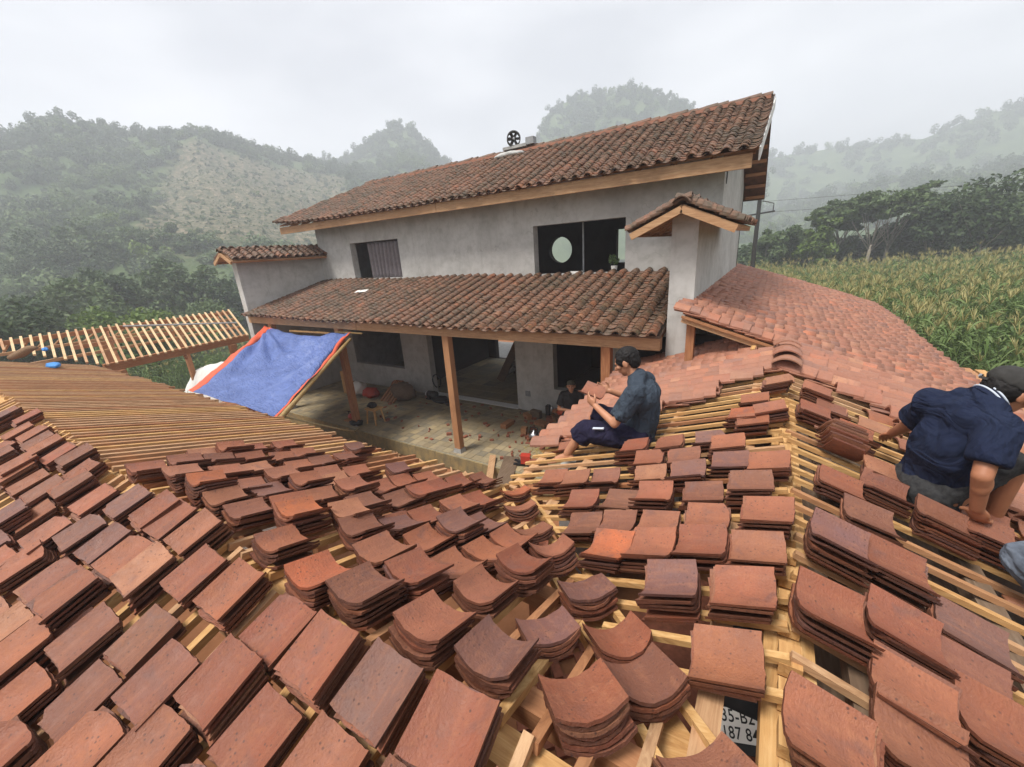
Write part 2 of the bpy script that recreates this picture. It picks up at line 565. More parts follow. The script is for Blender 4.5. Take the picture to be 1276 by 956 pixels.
def cloth(name, c, c2, fold=0.06, fs=4.5):
    k = NB(name)
    O = k.coord('Object')
    a = k.noise(O, 5, 5, 0.6)
    col = k.ramp(a, [(0.3, c2), (0.7, c)])
    f1 = k.noise(k.coord('Object', (1, 1, 0.45), (0.5, 0.3, 0.4)), fs, 3, 0.5, 2.2)
    f2 = k.noise(k.coord('Object', (1, 0.5, 1), (0.2, -0.6, 0.9)), fs * 1.7, 3, 0.5, 1.6)
    ad = k.n("ShaderNodeMath", operation='ADD')
    k.l(f1, ad.inputs[0]); k.l(f2, ad.inputs[1])
    w = k.noise(O, 260, 2, 0.5)
    ad2 = k.n("ShaderNodeMath", operation='MULTIPLY_ADD')
    k.l(w, ad2.inputs[0]); ad2.inputs[1].default_value = 0.015; k.l(ad.outputs[0], ad2.inputs[2])
    return k.fin(col, 0.92, ad2.outputs[0], 0.75, fold, 0.12)


M['shirt_teal'] = cloth('slate_blue_polo', (0.046, 0.060, 0.080), (0.038, 0.050, 0.068))
M['shirt_navy'] = cloth('navy_polo', (0.017, 0.024, 0.050), (0.010, 0.014, 0.034), 0.07, 3.6)
M['shorts'] = cloth('indigo_shorts', (0.022, 0.020, 0.044), (0.012, 0.011, 0.026), 0.04, 4)
M['denim'] = cloth('worn_grey_denim', (0.20, 0.23, 0.28), (0.06, 0.072, 0.095), 0.04, 4)


def hill_mat(name, cleared=False):
    k = NB(name)
    P = k.coord('Position')
    b = k.noise(P, 0.09, 6, 0.65)
    c = k.noise(P, 0.6, 5, 0.7)
    col = k.ramp(b, [(0.3, (0.045, 0.075, 0.032)), (0.55, (0.085, 0.122, 0.050)), (0.75, (0.130, 0.160, 0.075))])
    if cleared:
        at = k.n("ShaderNodeAttribute", attribute_name='cleared').outputs['Fac']
        br = k.ramp(c, [(0.36, (0.035, 0.050, 0.024)), (0.46, (0.090, 0.095, 0.052)), (0.55, (0.145, 0.128, 0.082)), (0.66, (0.26, 0.205, 0.140))])
        col = k.mix(at, col, br)
    return k.fin(col, 0.95, c, 0.8, 0.6, 0.1)


M['hill'] = hill_mat('hill_scrub', True)
M['hill_far'] = hill_mat('far_hill_scrub')
# ------------------------------------------------------------------ terrain


def ground_h(x, y):
    h = -0.35
    if x > 3: h += 0.042 * (x - 3) * min(1, max(0, (x - 3) / 6)) if x < 60 else 0.042 * 57
    if x < -16: h -= min(2.8, (-16 - x) * 0.11)
    if y > 16: h -= min(0.9, (y - 16) * 0.02)
    return h


def build_ground():
    rs = [0, 3, 6, 9, 12, 15, 18, 22, 27, 33, 40, 50, 62, 80, 105, 140, 190, 260, 360, 480, 620]
    n = 72
    V = [(0, 0, ground_h(0, 0))]
    F = []
    for r_ in rs[1:]:
        for k in range(n):
            a = 2 * math.pi * k / n
            x, y = r_ * math.cos(a), r_ * math.sin(a)
            V.append((x, y, ground_h(x, y) + (0.0 if r_ < 20 else 0.12 * math.sin(x * 0.3) * math.cos(y * 0.23))))
    for k in range(n): F.append((0, 1 + k, 1 + (k + 1) % n))
    for i in range(len(rs) - 2):
        for k in range(n):
            a, b = 1 + i * n + k, 1 + i * n + (k + 1) % n
            F.append((a, a + n, b + n, b))
    me = bpy.data.meshes.new('ground')
    me.from_pydata(V, [], F)
    me.materials.append(M['ground'])
    me.polygons.foreach_set('use_smooth', [True] * len(me.polygons))
    o = link(bpy.data.objects.new('ground', me))
    tag(o, kind='structure')
    o['label'] = 'red earth building plot running out into rough green grass'


build_ground()


def fbm(x, y, z=0.0, o=5):
    return mnoise.fractal(Vector((x, y, z)), 1.0, 2.0, o)


def clump(seed, n, rad, leaf_s, mat, flat=0.8, name='tree_clump', core=True):
    """a loose ball of leaf-sized quads, used as one treetop seen from far away"""
    g = np.random.default_rng(seed)
    V = []; F = []
    sub = [(g.normal(0, 0.42, 3) * np.array([1, 1, flat]) * rad) for _ in range(9)]
    for i in range(n):
        c = sub[g.integers(0, 9)]
        d = g.normal(0, 1, 3); d /= np.linalg.norm(d)
        p = c + d * rad * 0.46 * (0.65 + 0.35 * g.random())
        p[2] = max(p[2], -rad * flat)
        nrm = d * 0.7 + g.normal(0, 0.5, 3) + np.array([0, 0, 0.4])
        nrm /= np.linalg.norm(nrm)
        a = np.cross(nrm, g.normal(0, 1, 3)); a /= np.linalg.norm(a)
        b = np.cross(nrm, a)
        s1 = leaf_s * (0.6 + 0.8 * g.random()); s2 = s1 * (0.5 + 0.3 * g.random())
        bb = len(V)
        V += [p - a * s1 - b * s2 * .3, p + b * s2 - a * s1 * .1, p + a * s1 + nrm * -0.15 * s1, p - b * s2]
        F.append((bb, bb + 3, bb + 2, bb + 1))
    return np_mesh(name, np.array(V), np.array(F), mat)


def scatter(name, pts, scl, rot, var, meshes, label, extra_attr=None):
    """ONE object: geometry nodes put an instance of one of the meshes on every point"""
    me = bpy.data.meshes.new(name)
    n = len(pts)
    me.vertices.add(n)
    me.vertices.foreach_set('co', np.asarray(pts, np.float32).ravel())
    for nm, typ, arr in (('scl', 'FLOAT_VECTOR', scl), ('rot', 'FLOAT_VECTOR', rot), ('var', 'INT', var)):
        at = me.attributes.new(nm, typ, 'POINT')
        at.data.foreach_set('vector' if typ == 'FLOAT_VECTOR' else 'value', np.asarray(arr, np.float32 if typ != 'INT' else np.int32).ravel())
    o = link(bpy.data.objects.new(name, me))
    tag(o, label, None, None, 'stuff')
    ng = bpy.data.node_groups.new(name, 'GeometryNodeTree')
    ng.interface.new_socket('Geometry', in_out='INPUT', socket_type='NodeSocketGeometry')
    ng.interface.new_socket('Geometry', in_out='OUTPUT', socket_type='NodeSocketGeometry')
    gi = ng.nodes.new('NodeGroupInput'); go = ng.nodes.new('NodeGroupOutput')
    jn = ng.nodes.new('GeometryNodeJoinGeometry')

    def attr(nm, t):
        a = ng.nodes.new('GeometryNodeInputNamedAttribute')
        a.data_type = t
        a.inputs['Name'].default_value = nm
        return [s for s in a.outputs if s.enabled and s.name == 'Attribute'][0]
    A_s, A_r, A_v = attr('scl', 'FLOAT_VECTOR'), attr('rot', 'FLOAT_VECTOR'), attr('var', 'INT')
    for i, m in enumerate(meshes):
        src = bpy.data.objects.new(name + '_piece', m)      # never linked: it only lends its mesh
        oi = ng.nodes.new('GeometryNodeObjectInfo')
        oi.inputs['Object'].default_value = src
        cmp = ng.nodes.new('FunctionNodeCompare')
        cmp.data_type = 'INT'; cmp.operation = 'EQUAL'
        ia = [s for s in cmp.inputs if s.enabled]
        ng.links.new(A_v, ia[0]); ia[1].default_value = i
        ip = ng.nodes.new('GeometryNodeInstanceOnPoints')
        ng.links.new(gi.outputs[0], ip.inputs['Points'])
        ng.links.new(cmp.outputs[0], ip.inputs['Selection'])
        ng.links.new(oi.outputs['Geometry'], ip.inputs['Instance'])
        ng.links.new(A_s, ip.inputs['Scale'])
        ng.links.new(A_r, ip.inputs['Rotation'])
        ng.links.new(ip.outputs[0], jn.inputs[0])
    ng.links.new(jn.outputs[0], go.inputs[0])
    md = o.modifiers.new('scatter', 'NODES')
    md.node_group = ng
    return o


# ridge lines as (azimuth degrees from +Y, tangent of elevation)
H1 = [(-130, .10), (-115, .15), (-100, .165), (-85.8, .160), (-82.1, .182), (-79.3, .20), (-77.6, .216), (-75.9, .232), (-74, .228), (-71.4, .225), (-68.3, .229), (-65.6, .238), (-61.6, .222), (-58.1, .203), (-54, .190), (-50.6, .176), (-45.4, .130), (-38, .07)]
H2 = [(-66, .10), (-60, .15), (-55.9, .182), (-54, .195), (-50.4, .207), (-47.3, .246), (-45.3, .266), (-43.4, .258), (-41.8, .228), (-39.5, .190), (-35.4, .128), (-30, .07)]
H3 = [(-40, .08), (-34, .14), (-31, .178), (-28.9, .206), (-25.8, .278), (-23.9, .292), (-21.1, .293), (-17.4, .292), (-14.7, .287), (-12.9, .27), (-10.3, .240), (-6.8, .178), (-2, .10)]
H4 = [(-16, .12), (-8, .134), (-2.6, .136), (1, .136), (4.3, .136), (8, .131), (10.2, .128), (11.6, .135), (12.5, .142), (14.3, .148), (15.9, .146), (18.8, .142), (22.3, .135), (40, .13), (60, .10)]
H5 = [(-12, .01), (-6, .02), (-1.2, .032), (1.7, .045), (5.7, .056), (9.1, .069), (11.3, .072), (13.4, .067), (16.8, .073), (21.4, .077), (40, .09), (60, .05)]


def hill(name, prof, r0, r1, rback, mat, nbump, label, cleared=None, z0=-3.0):
    az = np.linspace(prof[0][0], prof[-1][0], int((prof[-1][0] - prof[0][0]) * 2.2) + 2)
    te = np.interp(az, [p[0] for p in prof], [p[1] for p in prof])
    ts = np.linspace(0, 1, 34)
    V = []; cl = []
    pts = []
    for i, a in enumerate(az):
        sa, ca = math.sin(R(a)), math.cos(R(a))
        rr1 = r1 * (1 + 0.06 * fbm(a * 0.07, 3.1))
        zr = HCAM + te[i] * rr1
        for t in list(ts) + [1.12, 1.35, 1.6]:
            if t <= 1:
                r_ = r0 + (rr1 - r0) * t
                z = z0 + (zr - z0) * (t ** 1.12)
                nb = fbm(sa * r_ * 0.02, ca * r_ * 0.02, 1.7) * nbump * math.sin(math.pi * min(t, 1)) ** 0.7
                z += nb
            else:
                r_ = rr1 + (rback - rr1) * (t - 1) / 0.6
                z = zr - (zr - z0) * ((t - 1) / 0.6) ** 1.3
            V.append((sa * r_, ca * r_, z))
            c = cleared(a, t) if cleared else 0
            cl.append(c)
    m = len(ts) + 3
    F = [(i * m + j, (i + 1) * m + j, (i + 1) * m + j + 1, i * m + j + 1) for i in range(len(az) - 1) for j in range(m - 1)]
    me = np_mesh(name, np.array(V), np.array(F), mat, True)
    at = me.attributes.new('cleared', 'FLOAT', 'POINT')
    at.data.foreach_set('value', np.array(cl, np.float32))
    o = link(bpy.data.objects.new(name, me))
    tag(o, kind='structure')
    o['label'] = label
    return np.array(V).reshape(len(az), m, 3), az, np.array(cl).reshape(len(az), m)


def cleared_f(a, t):
    # a felled and burnt slope with a straight left edge
    left = -66.5 - 9.5 * (1 - t)
    e = (a - left) * 0.9 + 0.8 * fbm(a * 0.4, t * 6)
    top = 0.90 - 0.005 * abs(a + 58) + 0.04 * fbm(a * 0.3, 9)
    rgt = (-50.5 - a) * 0.5 + fbm(a, t * 5) * 0.5
    v = min(e, (top - t) * 18, rgt, (t - 0.12) * 12)
    return max(0.0, min(1.0, v))


far = [clump(11, 520, 2.6, 0.30, M['far_dark'], name='treetop_dark'), clump(12, 520, 2.6, 0.29, M['far_mid'], name='treetop_mid'),
       clump(13, 420, 2.2, 0.27, M['leaf_light'], name='treetop_light'), clump(14, 480, 2.4, 0.30, M['far_dark'], 1.3, name='treetop_tall')]


def forest(name, grid, az, cl, density, label, smin, smax, seed, t0=0.0):
    g = np.random.default_rng(seed)
    pts = []; scl = []; rot = []; var = []
    na, m, _ = grid.shape
    mm = m - 2
    for i in range(na - 1):
        for j in range(mm - 1):
            p00, p10, p01 = grid[i, j], grid[i + 1, j], grid[i, j + 1]
            area = np.linalg.norm(np.cross(p10 - p00, p01 - p00))
            c = cl[i, j]
            t = j / (m - 3)
            if t < t0: continue
            dn = density * (1 + 1.6 * c)
            # lower left of the hill is scrub with few trees
            open_ = mnoise.noise(Vector((az[i] * 0.12, t * 3.0, seed)))
            small = t < 0.66 + 0.2 * open_ and open_ > -0.22 and seed == 1 and t > 0.10
            if small: dn *= 3.8
            if t > 0.93: dn *= 2.0
            for _ in range(g.poisson(area * dn)):
                u, v = g.random(2)
                p = p00 + (p10 - p00) * u + (p01 - p00) * v
                s = smin + (smax - smin) * g.random() ** 1.5
                if c > 0.4: s *= 0.16 + 0.16 * g.random() ** 2
                if small and g.random() < .88: s *= 0.36
                pts.append(p + np.array([0, 0, s * 1.1]))
                scl.append((s, s, s * (0.8 + 0.6 * g.random())))
                rot.append((0, 0, g.random() * 6.28))
                dark = 0.80 if t > 0.66 else (0.22 if small else 0.5)
                k = g.random()
                var.append((0 if g.random() < .6 else 3) if k < dark else (1 if k < 0.95 else 2))
    scatter(name, pts, scl, rot, var, far, label)
    return len(pts)


g1 = hill('left_hill', H1, 75, 250, 420, M['hill'], 7, 'broad wooded hill with a felled brown slope on the left', cleared_f)
g2 = hill('pointed_hill', H2, 150, 330, 460, M['hill_far'], 8, 'hazy pointed hill between the broad hill and the house roof')
g3 = hill('rounded_hill', H3, 200, 320, 430, M['hill_far'], 6, 'blue hazy rounded hill rising behind the house roof')
g4 = hill('right_far_hill', H4, 330, 480, 560, M['hill_far'], 8, 'pale hazy mountain far behind the cornfield')
g5 = hill('right_low_hill', H5, 160, 330, 470, M['hill_far'], 5, 'low hazy ridge in front of the pale mountain')
n1 = forest('left_hill_forest', *g1, 0.058, 'dark forest trees covering the broad left hill', 0.55, 1.35, 1)
n2 = forest('pointed_hill_forest', *g2, 0.042, 'forest covering the pointed hazy hill', 0.7, 1.5, 2, 0.2)
n3 = forest('rounded_hill_forest', *g3, 0.040, 'forest covering the blue rounded hill', 0.7, 1.6, 3, 0.3)
n4 = forest('far_mountain_forest', *g4, 0.006, 'sparse woods on the pale far mountain', 1.2, 2.4, 4, 0.3)
n5 = forest('low_ridge_forest', *g5, 0.012, 'woods on the low hazy ridge', 1.0, 2.0, 5, 0.2)

# valley-floor woods below the left hill (one mass)
pts = []; scl = []; rot = []; var = []
for _ in range(900):
    a = R(rng.uniform(-100, -44)); r_ = rng.uniform(62, 105)
    x, y = r_ * math.sin(a), r_ * math.cos(a)
    if mnoise.noise(Vector((x * .05, y * .05, 3))) < -0.15: continue
    s = rng.uniform(0.55, 1.25)
    pts.append((x, y, ground_h(x, y) + s * 1.8)); scl.append((s, s, s * rng.uniform(.9, 1.4))); rot.append((0, 0, rng.uniform(0, 6.28)))
    var.append(int(rng.choice([0, 0, 1, 1, 2])))
scatter('valley_woods', pts, scl, rot, var, far, 'thick green woods at the foot of the left hill')

# ------------------------------------------------------------------ tiles
PAL = [c for c, _ in CLAY]


def jit(c, a=0.16):
    f = 1 + random.uniform(-a, a)
    return tuple(max(0.01, x * f * (1 + random.uniform(-0.05, 0.05))) for x in c)


def arc_tile(w, L, sag, th, n, taper=0.0, chip=0, up=True, seed=0, wob=0.0):
    """a curved tile: length along y, width along x; up=True is a trough, False a cap"""
    g = random.Random(seed)
    V = []; F = []
    ys = [-L / 2, L / 2]
    for yi, y in enumerate(ys):
        ww = w * (1 - taper * (yi if up else 1 - yi))
        for i in range(n + 1):
            t = -1 + 2 * i / n
            x = t * ww / 2
            z = sag * t * t if up else sag * (1 - t * t)
            yy = y + g.uniform(-wob, wob)
            if chip and yi == chip - 1:
                if i == n: yy -= (1 if yi else -1) * 0.030
                if i == n - 1: yy -= (1 if yi else -1) * 0.012
            z += g.uniform(-wob, wob) * 0.5
            V.append((x, yy, z))
            V.append((x, yy, z + th))
    m = 2 * (n + 1)
    for i in range(n):
        a = 2 * i
        F.append((a + 1, a + 3, m + a + 3, m + a + 1))      # top
        F.append((a, m + a, m + a + 2, a + 2))              # underside
        F.append((a, a + 2, a + 3, a + 1))                  # ends
        F.append((m + a, m + a + 1, m + a + 3, m + a + 2))
    F.append((0, 1, m + 1, m))
    e = 2 * n
    F.append((e, m + e, m + e + 1, e + 1))
    return V, F


def tile_mesh(name, args, mat):
    V, F = arc_tile(**args)
    me = bpy.data.meshes.new(name)
    me.from_pydata(V, [], F)
    me.materials.append(mat)
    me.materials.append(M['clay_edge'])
    # smooth only across the curved faces; ends and sides carry a tint of soot and painted stack shade
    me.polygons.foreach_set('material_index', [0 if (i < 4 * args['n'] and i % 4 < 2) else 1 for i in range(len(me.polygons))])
    sm = []
    n = args['n']
    for i, p in enumerate(me.polygons): sm.append(i < 4 * n and i % 4 < 2)
    me.polygons.foreach_set('use_smooth', sm)
    me.update()
    try: me.set_sharp_from_angle(angle=R(40))
    except Exception: pass
    return me


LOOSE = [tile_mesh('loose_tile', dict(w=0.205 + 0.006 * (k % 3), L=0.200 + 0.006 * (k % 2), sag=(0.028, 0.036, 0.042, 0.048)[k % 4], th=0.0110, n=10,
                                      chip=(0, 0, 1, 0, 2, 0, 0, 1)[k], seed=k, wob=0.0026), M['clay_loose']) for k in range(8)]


def frame(o, across, down):
    a, d = Vector(across).normalized(), Vector(down).normalized()
    n = a.cross(d)
    if n.z < 0: n = -n
    return Vector(o), a, d, n


CAPT = arc_tile(w=0.15, L=0.20, sag=0.048, th=0.017, n=6, taper=0.10, up=False)
PANT = arc_tile(w=0.20, L=0.20, sag=0.035, th=0.012, n=4, taper=0.06, up=True)


def tile_field(part, fr, wid, length, pitch, expo, keep, mats, budget, sag_f=None, capw=1.0, lift=0.02, pan=True, seed=0, jitter=1.0, steep=0.055):
    """rows of caps over troughs down one slope. The nearest `budget` tiles are single objects, the rest one joined part."""
    o, a, d, n = fr
    ah = d.cross(n)          # across, right-handed
    g = random.Random(seed)
    items = []
    nc = int(wid / pitch); nr = int(length / expo)
    for c in range(nc):
        u0 = (c + 0.5) * pitch
        coff = g.uniform(-0.01, 0.01) * jitter
        for r_ in range(nr + 1):
            v = length - 0.10 - r_ * expo + g.uniform(-0.012, 0.012) * jitter
            for kind in ((0, 1) if pan else (1,)):
                u = u0 + (0 if kind else pitch / 2) + coff + g.uniform(-0.006, 0.006) * jitter
                if not keep(u, v): continue
                sg = sag_f(u, v) if sag_f else 0
                p = o + a * u + d * v + n * (lift + (0.030 if kind else 0.0) + sg + g.uniform(-0.003, 0.004) * jitter)
                tilt = steep + g.uniform(-0.02, 0.03) * jitter
                Rm = Matrix.Rotation(tilt, 3, 'X') @ Matrix.Rotation(g.uniform(-0.05, 0.05) * jitter, 3, 'Z')
                B = Matrix((ah, d, n)).transposed() @ Rm @ Matrix.Diagonal((capw if kind else 1, 1, capw if kind else 1))
                items.append(((p - cam.location).length - (0.5 if kind else 0), kind, B, p))
    items.sort(key=lambda t: t[0])
    shared = {}
    for k, T in ((0, PANT), (1, CAPT)):
        me = bpy.data.meshes.new('roof_tile')
        me.from_pydata(T[0], [], T[1])
        me.materials.append(mats[0])
        me.update()
        shared[k] = me
    one = [t for t in items if t[1] == 1][:budget]
    ids = set(id(t) for t in one)
    for t in one:
        m4 = t[2].to_4x4(); m4.translation = t[3]
        place('roof_tile', shared[1], m4, part, jit(g.choice([PAL[i] for i in (4, 0, 7, 1, 5, 1, 0, 2, 7, 3)]), 0.28))
    rest = [t for t in items if id(t) not in ids]
    o0 = np.array(org(part))
    Vs = []; Fs = []; b = 0
    for k, T in ((0, PANT), (1, CAPT)):
        sel = [t for t in rest if t[1] == k]
        if not sel: continue
        tv = np.array(T[0]); tf = np.array(T[1])
        Rm = np.array([np.array(t[2]) for t in sel]); P = np.array([tuple(t[3]) for t in sel]) - o0
        W_ = np.einsum('kij,vj->kvi', Rm, tv) + P[:, None, :]
        Fk = tf[None] + (np.arange(len(sel)) * len(tv))[:, None, None] + b
        Vs.append(W_.reshape(-1, 3)); Fs.append(Fk.reshape(-1, 4)); b += len(sel) * len(tv)
    if Vs:
        me = np_mesh('roof_tiling', np.concatenate(Vs), np.concatenate(Fs), mats[1])
        q = bpy.data.objects.new('roof_tiling', me)
        q.parent = part
        link(q)
        tag(q, kind='stuff')
    return len(items)


# ------------------------------------------------------------------ house
house = thing('farmhouse', 'grey rendered two storey house under old mossy clay tile roofs', 'house', (-7, 8.66, 0))
XL, XR, YF, YB = -13.0, -0.93, 8.66, 13.28
T_ = 0.22


def wall_open(name, x0, x1, z0, z1, y, th, holes, parent, mat):
    """wall in the xz plane, front face at y, with rectangular holes (x0,x1,z0,z1)"""
    xs = sorted(set([x0, x1] + [h for q in holes for h in q[:2]]))
    zs = sorted(set([z0, z1] + [h for q in holes for h in q[2:]]))
    bm = bmesh.new()
    vd = {}

    def vv(x, yy, z):
        k = (round(x, 5), round(yy, 5), round(z, 5))
        if k not in vd: vd[k] = bm.verts.new(k)
        return vd[k]

    def solid(i, j):
        if i < 0 or j < 0 or i >= len(xs) - 1 or j >= len(zs) - 1: return False
        cx, cz = (xs[i] + xs[i + 1]) / 2, (zs[j] + zs[j + 1]) / 2
        return not any(h[0] < cx < h[1] and h[2] < cz < h[3] for h in holes)
    for i in range(len(xs) - 1):
        for j in range(len(zs) - 1):
            if not solid(i, j): continue
            a, b, c, d = xs[i], xs[i + 1], zs[j], zs[j + 1]
            bm.faces.new([vv(a, y, c), vv(b, y, c), vv(b, y, d), vv(a, y, d)])
            bm.faces.new([vv(a, y + th, d), vv(b, y + th, d), vv(b, y + th, c), vv(a, y + th, c)])
            for (di, dj, e) in ((-1, 0, ((a, c), (a, d))), (1, 0, ((b, d), (b, c))), (0, -1, ((b, c), (a, c))), (0, 1, ((a, d), (b, d)))):
                if not solid(i + di, j + dj):
                    (ax, az), (bx, bz) = e
                    bm.faces.new([vv(ax, y, az), vv(ax, y, az) if False else vv(bx, y, bz), vv(bx, y + th, bz), vv(ax, y + th, az)][::-1] if False else [vv(ax, y, az), vv(bx, y, bz), vv(bx, y + th, bz), vv(ax, y + th, az)])
    bmesh.ops.recalc_face_normals(bm, faces=bm.faces)
    o0 = org(parent)
    for v in bm.verts: v.co -= o0
    me = bpy.data.meshes.new(name)
    bm.to_mesh(me); bm.free()
    me.materials.append(mat)
    o = bpy.data.objects.new(name, me)
    o.parent = parent
    link(o); ORG[o.name] = o0
    return o


front = wall_open('front_wall', XL, XR, -0.3, 5.62, YF, T_, [(-12.1, -9.72, 0.72, 2.35), (-8.60, -5.50, -0.3, 2.55), (-4.40, -3.05, 0.70, 2.2), (-2.75, -1.7, 0.0, 2.2),
                                                      (-11.36, -9.22, 3.57, 4.64), (-4.80, -2.66, 3.53, 4.60)], house, M['plaster'])


def back_wall():
    # back wall with a round window and a square one upstairs, wide doors below
    bm = bmesh.new()
    y, th = YB - T_, T_
    cx, cz, rr = -6.22, 4.02, 0.42
    n = 32
    x0, x1, z0, z1 = -6.9, -5.5, 3.3, 4.75
    ring = [(cx + rr * math.cos(2 * math.pi * k / n), cz + rr * math.sin(2 * math.pi * k / n)) for k in range(n)]
    sq = []
    for k in range(n):
        c, s_ = math.cos(2 * math.pi * k / n), math.sin(2 * math.pi * k / n)
        m = max(abs(c) / ((x1 - cx) if c > 0 else (cx - x0)), abs(s_) / ((z1 - cz) if s_ > 0 else (cz - z0)))
        sq.append((cx + c / m, cz + s_ / m))
    mb = MB()
    for yy in (y, y + th):
        for k in range(n):
            q = (k + 1) % n
            mb.add([(ring[k][0], yy, ring[k][1]), (ring[q][0], yy, ring[q][1]), (sq[q][0], yy, sq[q][1]), (sq[k][0], yy, sq[k][1])], [(0, 1, 2, 3)])
    for k in range(n):
        q = (k + 1) % n
        mb.add([(ring[k][0], y, ring[k][1]), (ring[q][0], y, ring[q][1]), (ring[q][0], y + th, ring[q][1]), (ring[k][0], y + th, ring[k][1])], [(0, 1, 2, 3)])
    # corners of the square ring
    for X in (x0, x1):
        for Z in (z0, z1):
            near = sorted(sq, key=lambda p: (p[0] - X) ** 2 + (p[1] - Z) ** 2)[:2]
            for yy in (y, y + th):
                mb.add([(X, yy, Z), (near[0][0], yy, near[0][1]), (near[1][0], yy, near[1][1])], [(0, 1, 2)])
    mb.build('round_window', M['dark'], house)
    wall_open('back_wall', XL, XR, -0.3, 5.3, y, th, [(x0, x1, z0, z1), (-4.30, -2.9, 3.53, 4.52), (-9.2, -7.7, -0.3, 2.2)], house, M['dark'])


back_wall()


def end_wall(x, name):
    # gable end: rises to the ridge
    pr = [(YF + T_, -0.3), (YB - T_, -0.3), (YB - T_, 5.25), (11.0, 6.55), (YF + T_, 5.60)]
    mb = MB()
    v = [(x, p[0], p[1]) for p in pr] + [(x + T_, p[0], p[1]) for p in pr]
    n = len(pr)
    mb.add(v, [tuple(range(n))[::-1], tuple(range(n, 2 * n))] + [(i, (i + 1) % n, n + (i + 1) % n, n + i) for i in range(n)])
    mb.build(name, M['plaster'], house)


end_wall(XL, 'end_wall')
end_wall(XR - T_, 'end_wall')
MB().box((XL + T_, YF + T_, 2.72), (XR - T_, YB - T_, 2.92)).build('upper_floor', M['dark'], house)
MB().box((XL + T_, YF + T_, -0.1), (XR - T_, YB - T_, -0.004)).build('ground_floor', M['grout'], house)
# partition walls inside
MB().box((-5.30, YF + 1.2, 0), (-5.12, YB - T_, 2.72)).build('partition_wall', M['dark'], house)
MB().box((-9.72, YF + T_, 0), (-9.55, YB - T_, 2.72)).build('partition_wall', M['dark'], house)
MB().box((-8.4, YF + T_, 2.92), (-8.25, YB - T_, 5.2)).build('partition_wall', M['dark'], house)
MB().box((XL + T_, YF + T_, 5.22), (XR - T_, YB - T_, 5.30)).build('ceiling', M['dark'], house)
MB().box((-11, YB + .02, -0.32), (-5, YB + 2.6, -0.03)).build('back_step', M['conc'], house)
# floor tiles inside, seen through the wide doorway
fm = MB(); fm.box((-0.225, -0.225, 0), (0.225, 0.225, 0.012)); FT = fm.mesh('floor_tile', M['paver'])
for i in range(10):
    for j in range(9):
        x, y = -9.30 + i * 0.46, YF + 0.15 + j * 0.46
        if x < -5.4 and y < YB - 0.4:
            place('floor_tile', FT, Matrix.Translation((x, y, -0.003)), house)
# stairs: open treads on two raking stringers
st = MB().bar((-7.35, 10.55, 0.02), (-5.75, 10.55, 2.75), 0.06, 0.26)
st.build('stair_stringer', M['old0'], house)
MB().bar((-7.35, 11.45, 0.02), (-5.75, 11.45, 2.75), 0.06, 0.26).build('stair_stringer', M['old0'], house)
for k in range(9):
    t = (k + 0.6) / 9.6
    x, z = -7.35 + 1.6 * t, 0.02 + 2.73 * t
    MB().box((x - 0.13, 10.59, z), (x + 0.14, 11.41, z + 0.045)).build('stair_tread', M['old1'], house)
# window sills, curtain rail and curtain upstairs
cu = MB()
nx = 60
cv = []
for j in range(9):
    for i in range(nx + 1):
        t = i / nx
        x = -10.75 + t * 1.5 + 0.05 * (j / 8) * math.sin(9 * t)
        cv.append((x, YF + 0.17 + 0.045 * math.sin(t * 58 + 0.7 * math.sin(t * 9) + 0.05 * j), 4.60 - j * (1.03 / 8) + (0.0)))
cf = [(j * (nx + 1) + i, j * (nx + 1) + i + 1, (j + 1) * (nx + 1) + i + 1, (j + 1) * (nx + 1) + i) for j in range(8) for i in range(nx)]
cb = MB().add(cv, cf)
ct = cb.build('curtain', M['curtain'], None, True)
md = ct.modifiers.new('cloth', 'SOLIDIFY'); md.thickness = 0.006
tag(ct, 'grey striped curtain hanging in the small upper window', 'curtain')
MB().tube([(-11.3, YF + 0.16, 4.615), (-9.25, YF + 0.16, 4.615)], 0.012, 8).build('curtain_rail', M['iron'], house)

# --- upper roof
EY, EZ = 8.0, 5.34
RY, RZ = 11.0, 6.68
rs_ = (RZ - EZ) / (RY - EY)
up_r = thing('upper_roof', None, None, (-7, EY, EZ))
up_r.parent = house
up_r.location = Vector((-7, EY, EZ)) - org(house)
SL = math.hypot(RY - EY, RZ - EZ)
sag_u = lambda u, v: 0.10 * max(0, 1 - u / 2.2) ** 2 - 0.05 * math.sin(math.pi * min(1, max(0, u / 13.5)))
fr_up = frame((-14.0, RY, RZ), (1, 0, 0), (0, EY - RY, EZ - RZ))


def keep_up(u, v):
    return u > 1.3 * (1 - v / SL) and u < 13.58


# deck under the tiles
dk = MB()
dn_ = fr_up[3] * 0.03
for a, b in (((-12.72, RY, RZ), (-0.42, RY, RZ)),):
    p = [Vector((-12.72, RY, RZ)), Vector((-0.42, RY, RZ)), Vector((-0.45, EY + .06, EZ + .03)), Vector((-13.95, EY + .06, EZ + .03))]
    q = [x - dn_ * 1.2 for x in p]
    dk.add([*p, *q], [(0, 1, 2, 3), (7, 6, 5, 4), (0, 4, 5, 1), (1, 5, 6, 2), (2, 6, 7, 3), (3, 7, 4, 0)])
dk.build('roof_deck', M['red0'], up_r)
bk = MB()
p = [Vector((-12.72, RY, RZ)), Vector((-0.42, RY, RZ)), Vector((-0.46, 13.75, 4.98)), Vector((-13.9, 13.75, 4.98))]
nb = Vector((0, 0.53, 0.85)) * 0.05
bk.add([*[x + nb for x in p], *[x - nb * .2 for x in p]], [(3, 2, 1, 0), (4, 5, 6, 7), (0, 1, 5, 4), (1, 2, 6, 5), (2, 3, 7, 6), (3, 0, 4, 7)])
bk.build('back_slope', M['clay_moss'], up_r)
